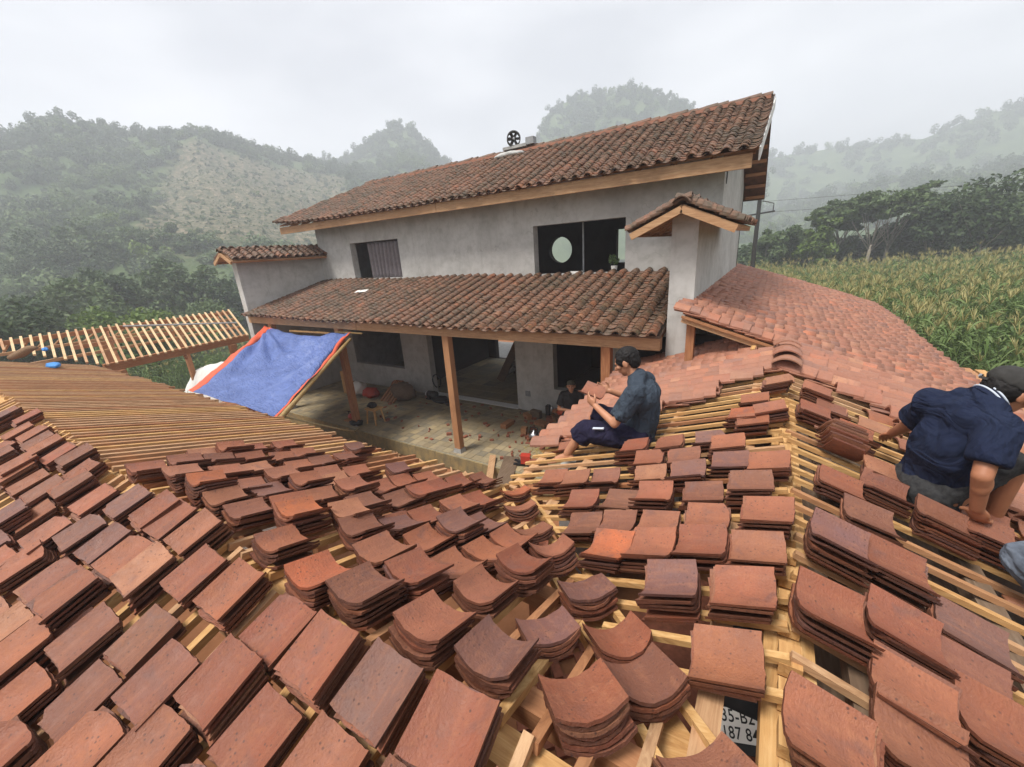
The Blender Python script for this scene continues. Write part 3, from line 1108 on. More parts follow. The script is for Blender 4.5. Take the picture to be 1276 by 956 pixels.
for k in range(7):      # battens under the right verge of the back slope
    t = (k + 0.7) / 7.2
    y, z = RY + (13.75 - RY) * t, RZ + (4.98 - RZ) * t
    MB().bar((-0.90, y, z - 0.06), (-0.47, y, z - 0.06), 0.11, 0.07).build('batten', M['red0'], up_r)
for k in range(8):
    t = (k + 0.5) / 8
    y, z = RY + (EY - RY) * t, RZ + (EZ - RZ) * t
    MB().bar((-0.92, y, z - 0.085), (-0.47, y, z - 0.085), 0.08, 0.05).build('batten', M['red0'], up_r)
tile_field(up_r, fr_up, 13.7, SL + 0.08, 0.255, 0.10, keep_up, (M['clay_moss_obj'], M['clay_moss']), 150, sag_u, 1.0, 0.02, True, 3, 1.6, 0.125)
# ridge caps
for k in range(62):
    x = -12.75 + k * 0.2
    V, F = arc_tile(w=0.22, L=0.235, sag=0.07, th=0.014, n=6, up=False)
    if k == 0:
        RC = bpy.data.meshes.new('ridge_tile'); RC.from_pydata(V, [], F); RC.materials.append(M['clay_moss_obj'])
    m4 = (Matrix.Translation((x, RY, RZ + 0.045 + 0.012 * math.sin(k * 1.7))) @ Matrix.Rotation(R(90), 4, 'Z') @ Matrix.Rotation(R(-3 + random.uniform(-2, 2)), 4, 'X'))
    place('ridge_tile', RC, m4, up_r, jit(random.choice((PAL[0], PAL[4], PAL[6], PAL[0])), 0.25))
MB().box((-12.6, RY - 0.16, RZ - 0.02), (-0.46, RY - 0.08, RZ + 0.045)).build('ridge_mortar', M['clay_new'], up_r)
# eave board (two lengths), verge board
MB().box((-13.92, EY + 0.03, 5.10), (-7.1, EY + 0.09, 5.30)).build('eave_board', M['tan0'], up_r)
MB().box((-7.095, EY + 0.033, 5.098), (-0.50, EY + 0.093, 5.305)).build('eave_board', M['tan0'], up_r)
MB().bar((-0.405, EY - 0.02, EZ - 0.07), (-0.385, RY, RZ - 0.07), 0.022, 0.19).build('verge_board', M['white'], up_r)
for x in np.arange(-13.5, -0.6, 0.62):
    MB().bar((x, EY + 0.09, EZ - 0.09), (x, YF + 0.3, EZ - 0.09 + rs_ * (YF + 0.3 - EY)), 0.05, 0.09).build('rafter', M['red1'], up_r)

# --- lower (veranda) roof
LY, LZ, UY, UZ = 5.82, 2.77, 8.655, 3.47
lo_r = thing('veranda_roof', None, None, (-7, LY, LZ))
lo_r.parent = house
lo_r.location = Vector((-7, LY, LZ)) - org(house)
fr_lo = frame((-12.98, UY, UZ), (1, 0, 0), (0, LY - UY, LZ - UZ))
LL = math.hypot(UY - LY, UZ - LZ)
sag_l = lambda u, v: -0.035 * math.sin(math.pi * u / 11.7) * (v / LL) + 0.02 * math.sin(u * 1.3)
tile_field(lo_r, fr_lo, 11.75, LL + 0.06, 0.255, 0.098, lambda u, v: u < 11.68 and v > 0.02, (M['clay_moss_obj'], M['clay_moss']), 150, sag_l, 1.0, 0.03, True, 5, 1.6, 0.125)
dk = MB()
p = [Vector((-12.98, UY, UZ)), Vector((-1.29, UY, UZ)), Vector((-1.29, LY + .1, LZ + .03)), Vector((-12.98, LY + .1, LZ + .03))]
q = [x - Vector((0, 0, 0.035)) for x in p]
dk.add([*p, *q], [(0, 1, 2, 3), (7, 6, 5, 4), (0, 4, 5, 1), (1, 5, 6, 2), (2, 6, 7, 3), (3, 7, 4, 0)])
dk.build('roof_deck', M['old0'], lo_r)
MB().box((-12.98, 5.94, 2.585), (-8.1, 6.08, 2.765)).build('eave_beam', M['tan0'], lo_r)
MB().box((-8.095, 5.944, 2.58), (-1.29, 6.084, 2.76)).build('eave_beam', M['tan0'], lo_r)
for x in np.arange(-12.6, -1.3, 0.75):
    MB().bar((x, 6.08, 2.72), (x, YF, 3.38), 0.06, 0.10).build('rafter', M['red1'], lo_r)
for x in (-11.9, -8.87, -5.40, -2.10):
    pp = MB().box((x - 0.075, 6.0 - 0.065, 0.10), (x + 0.075, 6.0 + 0.075, 2.585)).build('post', M['red2'], house)
    pl_ = MB()
    pl_.add([(x - .11, 5.905, 0), (x + .11, 5.905, 0), (x + .11, 6.105, 0), (x - .11, 6.105, 0), (x - .085, 5.93, .10), (x + .085, 5.93, .10), (x + .085, 6.08, .10), (x - .085, 6.08, .10)],
            [(3, 2, 1, 0), (4, 5, 6, 7), (0, 1, 5, 4), (1, 2, 6, 5), (2, 3, 7, 6), (3, 0, 4, 7)])
    pl_.build('plinth', M['conc'], pp)

# --- the two fin walls with their little tiled caps


def fin(x0, x1, y0, y1, zt, ridge_z, drop, half, yfront, name):
    f = thing(name, None, None, ((x0 + x1) / 2, y0, 0))
    f.parent = house
    f.location = Vector(((x0 + x1) / 2, y0, 0)) - org(house)
    MB().box((x0, y0, -0.3), (x1, y1, zt)).build('wall', M['plaster'], f)
    cx = (x0 + x1) / 2
    for sgn in (-1, 1):
        fr = frame((cx, yfront, ridge_z), (0, 1, 0), (sgn * half, 0, -drop))
        Ls = math.hypot(half, drop)
        o, a, d, n = fr
        mats = (M['clay_moss_obj'], M['clay_moss'])
        tile_field(f, fr, y1 - yfront, Ls + 0.03, 0.22, 0.085, lambda u, v: True, mats, 60, None, 1.15, 0.02, True, 9 + sgn, 1.8, 0.15)
        dkk = MB()
        c0 = Vector((cx, (yfront + y1) / 2 + .03, ridge_z)) + d * (Ls / 2)
        dkk.obox(c0 - n * 0.01, d * (Ls / 2 - 0.01), Vector((0, (y1 - yfront) / 2 - 0.03, 0)), n * 0.018)
        dkk.build('deck', M['tan1'], f)
        # barge board at the front and eave fillet
        MB().bar(Vector((cx, yfront - 0.0, ridge_z - 0.055)), Vector((cx, yfront - 0.0, ridge_z - 0.055)) + d * (Ls - 0.02), 0.035, 0.085).build('barge_board', M['tan0'], f)
        e = Vector((cx, 0, ridge_z - 0.05)) + d * (Ls - 0.05)
        MB().bar((e.x, yfront + 0.03, e.z), (e.x, y1, e.z), 0.05, 0.05).build('eave_fillet', M['red1'], f)
        for k in range(5):
            pp = Vector((cx, yfront + 0.3 + k * (y1 - yfront - 0.5) / 4, ridge_z - 0.045)) + d * 0.1
            MB().bar(pp, pp + d * (Ls - 0.16), 0.05, 0.045).build('rafter', M['tan1'], f)
    for k in range(int((y1 - yfront) / 0.17)):
        y = yfront + 0.08 + k * 0.17
        m4 = Matrix.Translation((cx, y, ridge_z + 0.03)) @ Matrix.Rotation(R(random.uniform(-4, 4)), 4, 'Z') @ Matrix.Rotation(R(5), 4, 'X')
        place('ridge_tile', RC, m4, f, jit(random.choice((PAL[6], PAL[4], PAL[0])), 0.2))
    return f


fin(-1.27, -0.927, 6.24, YF - 0.003, 4.42, 4.52, 0.30, 0.66, 5.90, 'fin_wall')
fin(-13.25, -13.003, 6.0, YF + 0.6, 4.42, 4.58, 0.26, 0.50, 5.72, 'fin_wall')
MB().add([(-0.99, 6.2, 4.56), (-1.22, 6.2, 4.56), (-1.1, 6.05, 4.60), (-1.1, 6.5, 4.62), (-1.1, 6.3, 4.5)], [(0, 3, 2), (2, 3, 1), (0, 4, 3), (1, 3, 4), (0, 2, 4), (1, 4, 2)]).build('mortar_lump', M['cement'], house)
# light switch plate on the pier, wire loop high on the end wall
MB().box((-5.24, YF - 0.03, 0.42), (-5.10, YF - 0.002, 0.56)).build('socket_box', M['pane'], house)
MB().tube([(-0.915, 8.85 + .05 * math.sin(t), 5.15 + 0.16 * math.cos(t)) for t in np.linspace(0.3, 5.9, 14)], 0.006, 5).build('wire_loop', M['iron'], house)

# ------------------------------------------------------------------ terrace
ter = thing('terrace', None, None, (-7, 7.2, 0))
ter['kind'] = 'structure'
ter['label'] = 'paved veranda terrace in front of the house'
MB().box((-13.0, 5.80, -0.36), (-1.28, YF, -0.004)).build('slab', M['grout'], ter)
pm = MB(); pm.box((-0.0965, -0.0965, 0), (0.0965, 0.0965, 0.014)); PV = pm.mesh('paver', M['paver'])
cand = []
for j in range(14):
    for i in range(57):
        x, y = -12.88 + i * 0.20, 5.93 + j * 0.20
        if x > -1.4: continue
        cand.append(((Vector((x, y, 0)) - cam.location).length + (3 if x > -2.9 or x < -9.6 else 0), x, y))
cand.sort()
for _, x, y in cand[:300]:
    place('paver', PV, Matrix.Translation((x, y, -0.006 + random.uniform(-0.002, 0.002))) @ Matrix.Rotation(random.uniform(-.014, .014), 4, 'Z'), ter)
pj = MB()
for _, x, y in cand[300:]:
    dz = random.uniform(-0.002, 0.002)
    pj.box((x - .0965, y - .0965, -.006 + dz), (x + .0965, y + .0965, .008 + dz))
tag(pj.build('paving', M['paver'], ter), kind='stuff')
em = MB(); em.box((-0.105, -0.02, -0.16), (0.105, 0.02, 0.16)); EB = em.mesh('edge_brick', M['edge'])
for i in range(54):
    place('edge_brick', EB, Matrix.Translation((-12.9 + i * 0.215, 5.785, -0.165 + random.uniform(-.004, .004))), ter)
MB().box((-8.60, YF - 0.05, 0.002), (-5.50, YF + 0.2, 0.022)).build('threshold', M['white'], ter)
# ------------------------------------------------------------------ the roofs under work
XRG, YRG, ZRG, SLP = 0.19, 0.61, 2.80, 0.33      # right ridge x, front ridge y, their height, slope
CS = math.cos(math.atan(SLP)); SN = math.sin(math.atan(SLP))
EAVE_X, EAVE_Y = -1.80, 2.47                       # courtyard eaves of the two wings
EAVE_XR = 2.20


def batten(parent, p0, p1, mat, w=0.030, h=0.036, upv=(0, 0, 1)):
    b = MB()
    p0, p1 = Vector(p0), Vector(p1)
    b.bar(p0, p1, w, h, upv)
    return b.build('batten', mat, parent)


def pick_wood(axis, g, red=0.3, tan=0.3):
    r_ = g.random()
    return M[('red' if r_ < red else 'tan' if r_ < red + tan else 'yel') + str(axis)]


# --- front wing: ridge along x, one slope to the courtyard, one towards the viewer
fwg = thing('front_wing', 'low building in front whose half tiled roof shows its bare battens', 'roof', (-4, YRG, 0))
g = random.Random(21)
nrm2 = (0, SN, CS)
nrmB = (0, -SN, CS)


def zc(y): return ZRG - SLP * (y - YRG)      # courtyard slope
def zo(y): return ZRG - SLP * (YRG - y)      # outer slope


k = 0
x = XRG - 0.07
while x > -13.4:
    tl = XRG - x
    # courtyard side: to the valley or the eave
    if x > -1.68: y1 = YRG + tl - 0.01
    else: y1 = EAVE_Y + 0.05 + g.uniform(-0.06, 0.12)
    if x < -11.2:                      # valley towards the far left wing
        y1 = min(y1, 2.65 - ( -13.4 - x) * -0.55 * -1 if False else y1)
    y0 = YRG + g.uniform(-0.02, 0.03)
    off = -0.018
    xo = g.uniform(-0.008, 0.008)
    if y1 - y0 > 0.08:
        far_ = x < -3.6
        batten(fwg, (x + xo, y0, zc(y0) + off), (x + xo + g.uniform(-.012, .012), y1, zc(y1) + off), pick_wood(1, g, 0.30 if far_ else 0.14, 0.50 if far_ else 0.3), 0.032 if not far_ else 0.040, 0.036, nrm2)
    x -= 0.135
for k in range(62):
    x = XRG + 0.45 - k * 0.135
    y0 = YRG - max(0, x - XRG) + g.uniform(-0.03, 0.05)
    batten(fwg, (x, y0, zo(y0) - 0.018), (x + g.uniform(-.02, .02), -1.5, zo(-1.5) - 0.018), pick_wood(1, g, 0.12, 0.25), 0.034, 0.036, nrmB)
# purlins
for j, y in enumerate((0.78, 1.35, 1.95, 2.42)):
    xe = min(XRG - (y - YRG), XRG)
    MB().bar((-13.2, y, zc(y) - 0.036 - 0.045), (xe + 0.0, y, zc(y) - 0.036 - 0.045), 0.075, 0.085).build('purlin', M['red0'], fwg)
for y in (0.44, -0.15, -0.75, -1.35):
    MB().bar((-9.0, y, zo(y) - 0.036 - 0.045), (XRG + (YRG - y) * 0.5, y, zo(y) - 0.036 - 0.045), 0.075, 0.085).build('purlin', M['tan0'], fwg)
MB().bar((-13.2, YRG, ZRG - 0.125), (XRG - 0.02, YRG, ZRG - 0.125), 0.10, 0.13).build('ridge_beam', M['yel0'], fwg)
for x in (-12.6, -9.8, -7.2, -4.8, -2.2):
    for y in (2.32, -1.2):
        zt = (zc(y) if y > YRG else zo(y)) - 0.13
        MB().box((x - 0.07, y - 0.07, -0.36), (x + 0.07, y + 0.07, zt)).build('post', M['red2'], fwg)
    MB().bar((x, -1.2, zo(-1.2) - 0.17), (x, 2.32, zc(2.32) - 0.17), 0.07, 0.05).build('tie_beam', M['red1'], fwg) if False else None
# valley board of the front wing and right wing
vb = MB()
vb.bar((XRG - 0.06, YRG + 0.06, ZRG - 0.105), (-1.75, YRG + XRG + 1.75, zc(YRG + XRG + 1.75) - 0.085), 0.16, 0.035)
vb.build('valley_board', M['yel0'], fwg)
for s_ in (-0.085, 0.085):
    dv = Vector((1, 1, 0)).normalized() * s_
    MB().bar(Vector((XRG - 0.15, YRG + 0.15, ZRG - 0.05)) + dv, Vector((-1.75, YRG + XRG + 1.75, zc(YRG + XRG + 1.75) + 0.0)) + dv, 0.028, 0.034).build('valley_batten', M['yel0'], fwg)

# --- right wing: ridge along y, running into the lean-to roof against the house
rwg = thing('right_wing', 'long low building on the right roofed in fresh pinkish clay tiles', 'roof', (0.19, 5, 0))


def zl(x): return ZRG - SLP * (XRG - x)
def zr(x): return ZRG - SLP * (x - XRG)


GAPY = 0.995      # a batten left out, where the number plate shows
g = random.Random(33)
nL = (-SN, 0, CS); nR = (SN, 0, CS)
y = YRG + 0.10
while y < 5.45:
    if y < EAVE_Y + 0.2: x0 = XRG - (y - YRG) + 0.01
    else: x0 = EAVE_X - 0.02 + g.uniform(-0.06, 0.05)
    x0 = max(x0, EAVE_X - 0.06)
    if XRG - x0 > 0.08 and abs(y - GAPY) > 0.06:
        batten(rwg, (XRG - 0.01 + g.uniform(-.02, .02), y, zl(XRG) - 0.013), (x0, y + g.uniform(-.01, .01), zl(x0) - 0.013), pick_wood(0, g, 0.06, 0.18), 0.028, 0.026, nL)
    y += 0.135
y = -0.95
while y < 5.45:
    xs_ = XRG + max(0, YRG - y) + 0.01
    batten(rwg, (xs_ + g.uniform(-.015, .02), y + 0.06, zr(xs_) - 0.013), (EAVE_XR + g.uniform(-.05, .05), y + 0.06, zr(EAVE_XR) - 0.013), pick_wood(0, g, 0.22, 0.22), 0.028, 0.026, nR)
    y += 0.135
for x in (-0.02, -0.62, -1.2, -1.74):
    ys = YRG + (XRG - x)
    MB().bar((x, ys, zl(x) - 0.072), (x, 5.5, zl(x) - 0.072), 0.075, 0.085).build('purlin', M['tan1'], rwg)
for x in (0.40, 0.95, 1.55, 2.12):
    MB().bar((x, max(-1.0, YRG - (x - XRG)), zr(x) - 0.072), (x, 14.4, zr(x) - 0.072), 0.085, 0.085).build('purlin', M['old1'], rwg)
MB().bar((XRG, YRG - 0.25, ZRG - 0.13), (XRG, 5.6, ZRG - 0.13), 0.15, 0.09).build('ridge_beam', M['yel1'], rwg)
# boards seen through the battens beside the ridge
for k in range(5):
    x = 0.34 + 0.15 * k
    MB().bar((x + .02, -0.6, zr(x) - 0.30), (x + .02, 5.2, zr(x) - 0.30), 0.135, 0.025).build('ceiling_board', M['old1'], rwg)
# blocks nailed between the batten ends on the ridge
for k in range(28):
    yy = YRG + 0.15 + k * 0.135
    MB().box((XRG - 0.035, yy - 0.05 + g.uniform(-.02, .02), ZRG - 0.075), (XRG + 0.03, yy + 0.03, ZRG - 0.03 + g.uniform(-.012, .01))).build('ridge_block', M['yel1'], rwg)
for (x, y) in ((-1.66, 2.75), (-1.66, 5.3), (2.05, 0.4), (2.05, 3.6), (2.05, 7.2), (2.05, 10.8), (2.05, 14.2)):
    zt = (zl(x) if x < 0 else zr(x)) - 0.125
    MB().box((x - 0.07, y - 0.07, -0.36), (x + 0.07, y + 0.07, zt)).build('post', M['red2'], rwg)
# outer and cross walls, added to keep sky light out from under the battens
MB().box((-13.2, -1.32, -0.36), (2.1, -1.18, 1.95)).build('added_outer_wall', M['plaster'], fwg)
MB().box((1.98, -1.18, -0.36), (2.12, 14.3, 1.98)).build('added_outer_wall', M['plaster'], rwg)
MB().box((-13.2, 2.18, -0.36), (-4.9, 2.30, 1.95)).build('added_yard_wall', M['plaster'], fwg)
MB().box((-1.62, 3.2, -0.36), (-1.5, 5.78, 2.02)).build('added_yard_wall', M['plaster'], rwg)
# floor of red brick under the wings
fb = MB(); fb.box((-0.105, -0.05, 0), (0.105, 0.05, 0.05)); FB = fb.mesh('paving_brick', M['brick'])
bpv = thing('brick_paving', None, None, (0, 0.5, -0.35)); bpv['kind'] = 'structure'; bpv['label'] = 'herringbone brick floor under the open battens'
MB().box((-4.5, -1.6, -0.42), (2.3, 3.6, -0.352)).build('sand_bed', M['grout'], bpv)
for i in range(16):
    for j in range(16):
        # herringbone
        xx, yy = -1.55 + i * 0.21, 0.35 + j * 0.105 * 2
        odd = (i + j) % 2
        m4 = Matrix.Translation((xx, yy, -0.345 + g.uniform(-.004, .003))) @ Matrix.Rotation(R(45 if odd else -45), 4, 'Z')
        place('paving_brick', FB, m4, bpv)

# finished tiles ---------------------------------------------------
def bnd_left(x):      # front edge of the laid tiles on the courtyard slope
    return float(np.interp(x, [-1.9, -1.7, -1.4, -0.89, -0.4, -0.29, 0.18], [3.25, 3.3, 3.35, 3.9, 4.0, 4.42, 4.60]))


def bnd_right(x):
    return float(np.interp(x, [0.18, 0.6, 0.95, 1.15, 1.35, 2.3], [4.62, 4.55, 4.32, 3.75, 3.0, 2.45]))


fl = frame((XRG, 3.0, ZRG), (0, 1, 0), (-CS, 0, -SN))
LSL = (XRG - EAVE_X) / CS
tile_field(rwg, fl, 4.0, LSL + 0.12, 0.20, 0.125, lambda u, v: 3.0 + u > bnd_left(XRG - v * CS) and 3.0 + u < 6.6 and v > 0.03 and (3.0 + u < 5.45 or v > 0.35), (M['clay_new_obj'], M['clay_new']), 110, None, 1.22, 0.012, True, 41, 1.9, 0.075)
# the lean-to plane rises past the ridge to the end wall of the house
XW, ZW = XR, ZRG + SLP * (XRG - XR)
fr_ = frame((XW, 2.2, ZW), (0, 1, 0), (CS, 0, -SN))
LSR = (EAVE_XR - XW) / CS


def keep_r(u, v):
    y, x = 2.2 + u, XW + v * CS
    if y > 14.45: return False
    if x < XRG - 0.05: return y > 5.58
    if y < bnd_right(x): return False
    return True


sag_r = lambda u, v: -0.02 * math.sin(u * 0.8) * math.sin(v * 1.5) - 0.03 * max(0, v - 2.6)
tile_field(rwg, fr_, 12.4, LSR + 0.12, 0.20, 0.125, keep_r, (M['clay_new_obj'], M['clay_new']), 190, sag_r, 1.22, 0.012, True, 43, 2.3, 0.085)
dk = MB()
for (xa, xb, ya, yb) in ((XW + 0.005, EAVE_XR, 5.62, 14.4), (XRG, EAVE_XR, 4.75, 5.60)):
    p = [Vector((xa, ya, ZW - SLP * (xa - XW))), Vector((xb, ya, ZW - SLP * (xb - XW))), Vector((xb, yb, ZW - SLP * (xb - XW))), Vector((xa, yb, ZW - SLP * (xa - XW)))]
    p = [v - Vector((0, 0, 0.006)) for v in p]
    q = [v - Vector((0, 0, 0.03)) for v in p]
    dk.add([*p, *q], [(0, 1, 2, 3), (7, 6, 5, 4), (0, 4, 5, 1), (1, 5, 6, 2), (2, 6, 7, 3), (3, 7, 4, 0)])
dk.build('roof_deck', M['tan0'], rwg)
dk = MB()
p = [Vector((XRG - .02, 4.75, zl(XRG) - .008)), Vector((EAVE_X, 4.2, zl(EAVE_X) - .008)), Vector((EAVE_X, 6.6, zl(EAVE_X) - .008)), Vector((XRG - .02, 5.55, zl(XRG) - .008)), ]
q = [v - Vector((0, 0, 0.02)) for v in p]
dk.add([*p, *q], [(0, 1, 2, 3), (7, 6, 5, 4), (0, 4, 5, 1), (1, 5, 6, 2), (2, 6, 7, 3), (3, 7, 4, 0)])
dk.build('roof_deck', M['tan1'], rwg)
# rake board of the raised part, the post and a wall coloured shade-dark under it
MB().bar((XW - 0.02, 5.56, ZW - 0.055), (XRG - 0.03, 5.56, zr(XRG - 0.03) - 0.055), 0.04, 0.06).build('rake_board', M['tan0'], rwg)
MB().bar((XW - 0.02, 5.52, ZW - 0.008), (XRG - 0.03, 5.52, zr(XRG - 0.03) - 0.008), 0.02, 0.03).build('rake_fillet', M['red0'], rwg)
MB().box((-0.90, 5.64, 1.9), (-0.80, 5.74, ZW - 0.12)).build('post', M['red2'], rwg)
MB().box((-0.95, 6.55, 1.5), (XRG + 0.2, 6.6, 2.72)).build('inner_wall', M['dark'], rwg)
MB().bar((-0.12, 5.40, 2.80), (-0.10, 5.70, 2.83), 0.045, 0.045).build('beam_end', M['yel1'], rwg)
# ridge caps lying at the head of the finished ridge
for k, yy in enumerate((4.66, 4.86, 5.04, 5.2)):
    m4 = Matrix.Translation((XRG + 0.01, yy, ZRG + 0.075 + 0.025 * (k % 2) + 0.012 * k)) @ Matrix.Rotation(R(-4), 4, 'X') @ Matrix.Rotation(R(random.uniform(-5, 5)), 4, 'Z')
    V, F = arc_tile(w=0.25, L=0.22, sag=0.055, th=0.014, n=8, up=False)
    me = bpy.data.meshes.new('ridge_tile'); me.from_pydata(V, [], F); me.materials.append(M['clay_new_obj'])
    place('ridge_tile', me, m4, rwg, jit(PAL[(5, 1, 7, 1)[k]]))

# ------------------------------------------------------------------ stacks of loose tiles
STK = {'W2B': [(-4.54, 0.24), (-4.23, 0.25), (-3.91, 0.29), (-3.66, 0.37), (-3.83, 0.12), (-3.68, 0.17), (-3.34, 0.39), (-3.07, 0.48), (-2.76, 0.52), (-2.58, 0.52), (-3.29, 0.15), (-3.05, 0.25), (-2.78, 0.31), (-2.51, 0.34), (-3.14, 0.04), (-2.85, 0.07), (-2.54, 0.18), (-2.28, 0.32), (-3.91, 0.47), (-6.05, 0.51), (-5.7, 0.42), (-5.34, 0.46), (-5.08, 0.44), (-4.84, 0.44), (-4.53, 0.47), (-4.21, 0.49), (-5.4, 0.29), (-5.1, 0.27), (-4.7, 0.25), (-2.26, 0.55), (-2.02, 0.43), (-1.75, 0.45), (-1.39, 0.45), (-2.2, 0.06), (-1.93, 0.19), (-2.43, -0.07), (-1.66, 0.15), (-1.4, 0.26), (-1.91, -0.02), (-2.19, -0.13), (-1.95, -0.15), (-1.45, 0.1), (-1.16, 0.24), (-2.92, -0.05), (-2.71, -0.08), (-1.13, 0.46), (-0.87, 0.48), (-0.61, 0.5), (-0.9, 0.34)],
       'W2': [(-3.68, 1.12), (-3.66, 1.3), (-3.79, 1.53), (-3.76, 1.77), (-3.41, 1.07), (-3.38, 1.27), (-3.34, 1.49), (-3.36, 1.67), (-3.43, 0.88), (-3.45, 0.72), (-3.14, 1.25), (-3.14, 1.06), (-3.67, 1.85), (-3.07, 1.52), (-3.06, 1.67), (-3.21, 1.86), (-3.03, 1.85), (-3.12, 0.84), (-2.79, 0.83), (-2.56, 0.84), (-2.31, 0.82), (-2.04, 0.78), (-1.84, 0.74), (-2.77, 1.02), (-2.6, 1.08), (-2.78, 1.23), (-2.54, 1.28), (-2.25, 1.0), (-2.28, 1.22), (-2.03, 0.99), (-1.85, 0.94), (-1.45, 0.69), (-2.75, 1.6), (-2.55, 1.7), (-2.43, 1.98), (-2.5, 1.49), (-2.23, 1.85), (-2.18, 2.05), (-2.21, 1.64), (-1.95, 1.87), (-1.87, 2.03), (-2.28, 1.44), (-1.96, 1.57), (-1.95, 1.36), (-1.6, 1.73), (-1.57, 1.88), (-1.95, 1.16), (-1.66, 1.3), (-1.63, 1.49), (-1.33, 1.61), (-1.69, 1.09), (-1.35, 1.38), (-1.38, 1.23), (-1.42, 1.0), (-1.1, 1.3), (-1.11, 1.14), (-1.15, 0.93), (-1.21, 0.74), (-0.9, 1.07), (-1.08, 1.56), (-0.84, 1.31), (-0.89, 0.74), (-0.64, 0.79)],
       'V': [(-1.56, 2.31), (-1.32, 2.03), (-1.09, 1.78), (-0.83, 1.56), (-0.57, 1.35), (-0.36, 1.16), (-0.23, 1.0), (-0.34, 0.81), (-0.59, 1.04)],
       'W1L': [(-1.27, 2.4), (-1.09, 2.36), (-0.88, 2.4), (-0.57, 2.36), (-0.62, 2.6), (-0.8, 2.81), (-0.91, 2.07), (-0.66, 2.11), (-0.48, 2.12), (-0.79, 1.84), (-0.61, 1.88), (-0.4, 1.85), (-0.58, 1.62), (-0.38, 1.62), (0.08, 3.98), (-0.03, 3.67), (-0.1, 3.32), (0.09, 3.32), (-0.04, 3.13), (-0.27, 2.95), (-0.16, 2.78), (-0.55, 2.93), (-0.39, 2.63), (-0.13, 2.56), (0.07, 2.46), (-0.33, 2.37), (-0.22, 2.16), (-0.01, 2.19), (-0.17, 1.89), (0.08, 1.93), (-0.17, 1.68), (0.05, 1.69), (-0.22, 1.38), (0.01, 1.42), (-0.02, 1.13), (-0.01, 0.83)],
       'W1R': [(0.37, 3.89), (0.33, 3.45), (0.52, 3.67), (0.6, 3.27), (0.44, 2.97), (0.59, 2.84), (0.65, 2.63), (0.92, 2.79), (0.54, 2.24), (0.33, 1.85), (0.56, 1.91), (0.4, 2.46), (0.89, 2.92), (0.26, 1.44), (0.44, 1.51), (0.75, 1.72), (0.69, 1.5), (0.31, 1.13), (0.52, 1.26), (0.26, 0.96), (0.69, 1.33), (0.98, 2.56), (0.85, 2.48)]}
STK['W2B'] += [(-6.35, 0.4), (-6.6, 0.46), (-1.16, 0.02), (-0.89, 0.12), (-0.62, 0.28), (-0.62, 0.06), (-0.35, 0.42), (-0.36, 0.18), (-0.9, -0.1), (-1.42, -0.12), (-1.68, -0.07), (-0.08, 0.34), (-2.47, 0.55), (-2.75, -0.28), (-3.05, -0.15), (-3.34, -0.05), (-3.6, -0.05), (-3.9, -0.08)]
STK['V'] += [(0.02, 0.755)]
STK['W1L'] = [q for q in STK['W1L'] if q != (-0.01, 0.83)]
STK['W1R'] = [(x + 0.045, y) if x < 0.5 else (x, y) for x, y in STK['W1R']]
STK['W1R'] += [(0.92, 1.1), (0.72, 0.98), (1.02, 1.45), (1.1, 1.2), (0.42, 0.78), (1.25, 1.62), (0.62, 0.74), (1.3, 2.2)]
PL = {'W2B': (lambda x, y: ZRG - SLP * (YRG - y), Vector((1, 0, 0)), Vector((0, -CS, -SN)), 'near slope of the front roof'),
      'W2': (lambda x, y: zc(y), Vector((-1, 0, 0)), Vector((0, CS, -SN)), 'courtyard slope of the front roof'),
      'W1L': (lambda x, y: zl(x), Vector((0, -1, 0)), Vector((-CS, 0, -SN)), "seated man's slope"),
      'W1R': (lambda x, y: zr(x), Vector((0, 1, 0)), Vector((CS, 0, -SN)), "stooping man's slope"),
      'V': (lambda x, y: ZRG - SLP * (y - YRG) - 0.02, Vector((-1, -1, 0)).normalized(), Vector((-1, 1, -2 * SLP)).normalized(), 'valley between the two slopes')}
ORD = ['first', 'second', 'third', 'fourth', 'fifth', 'sixth', 'seventh', 'eighth', 'ninth', 'tenth', 'eleventh', 'twelfth', 'thirteenth', 'fourteenth', 'fifteenth',
       'sixteenth', 'seventeenth', 'eighteenth', 'nineteenth', 'twentieth', 'twenty-first', 'twenty-second', 'twenty-third', 'twenty-fourth', 'twenty-fifth', 'twenty-sixth', 'twenty-seventh', 'twenty-eighth']
NUM = ['no', 'one', 'two', 'three', 'four', 'five', 'six', 'seven', 'eight', 'nine', 'ten', 'eleven']
g = random.Random(5)
TOPS = {}


def near(nm, p, tab):
    return tab.get((nm, p))


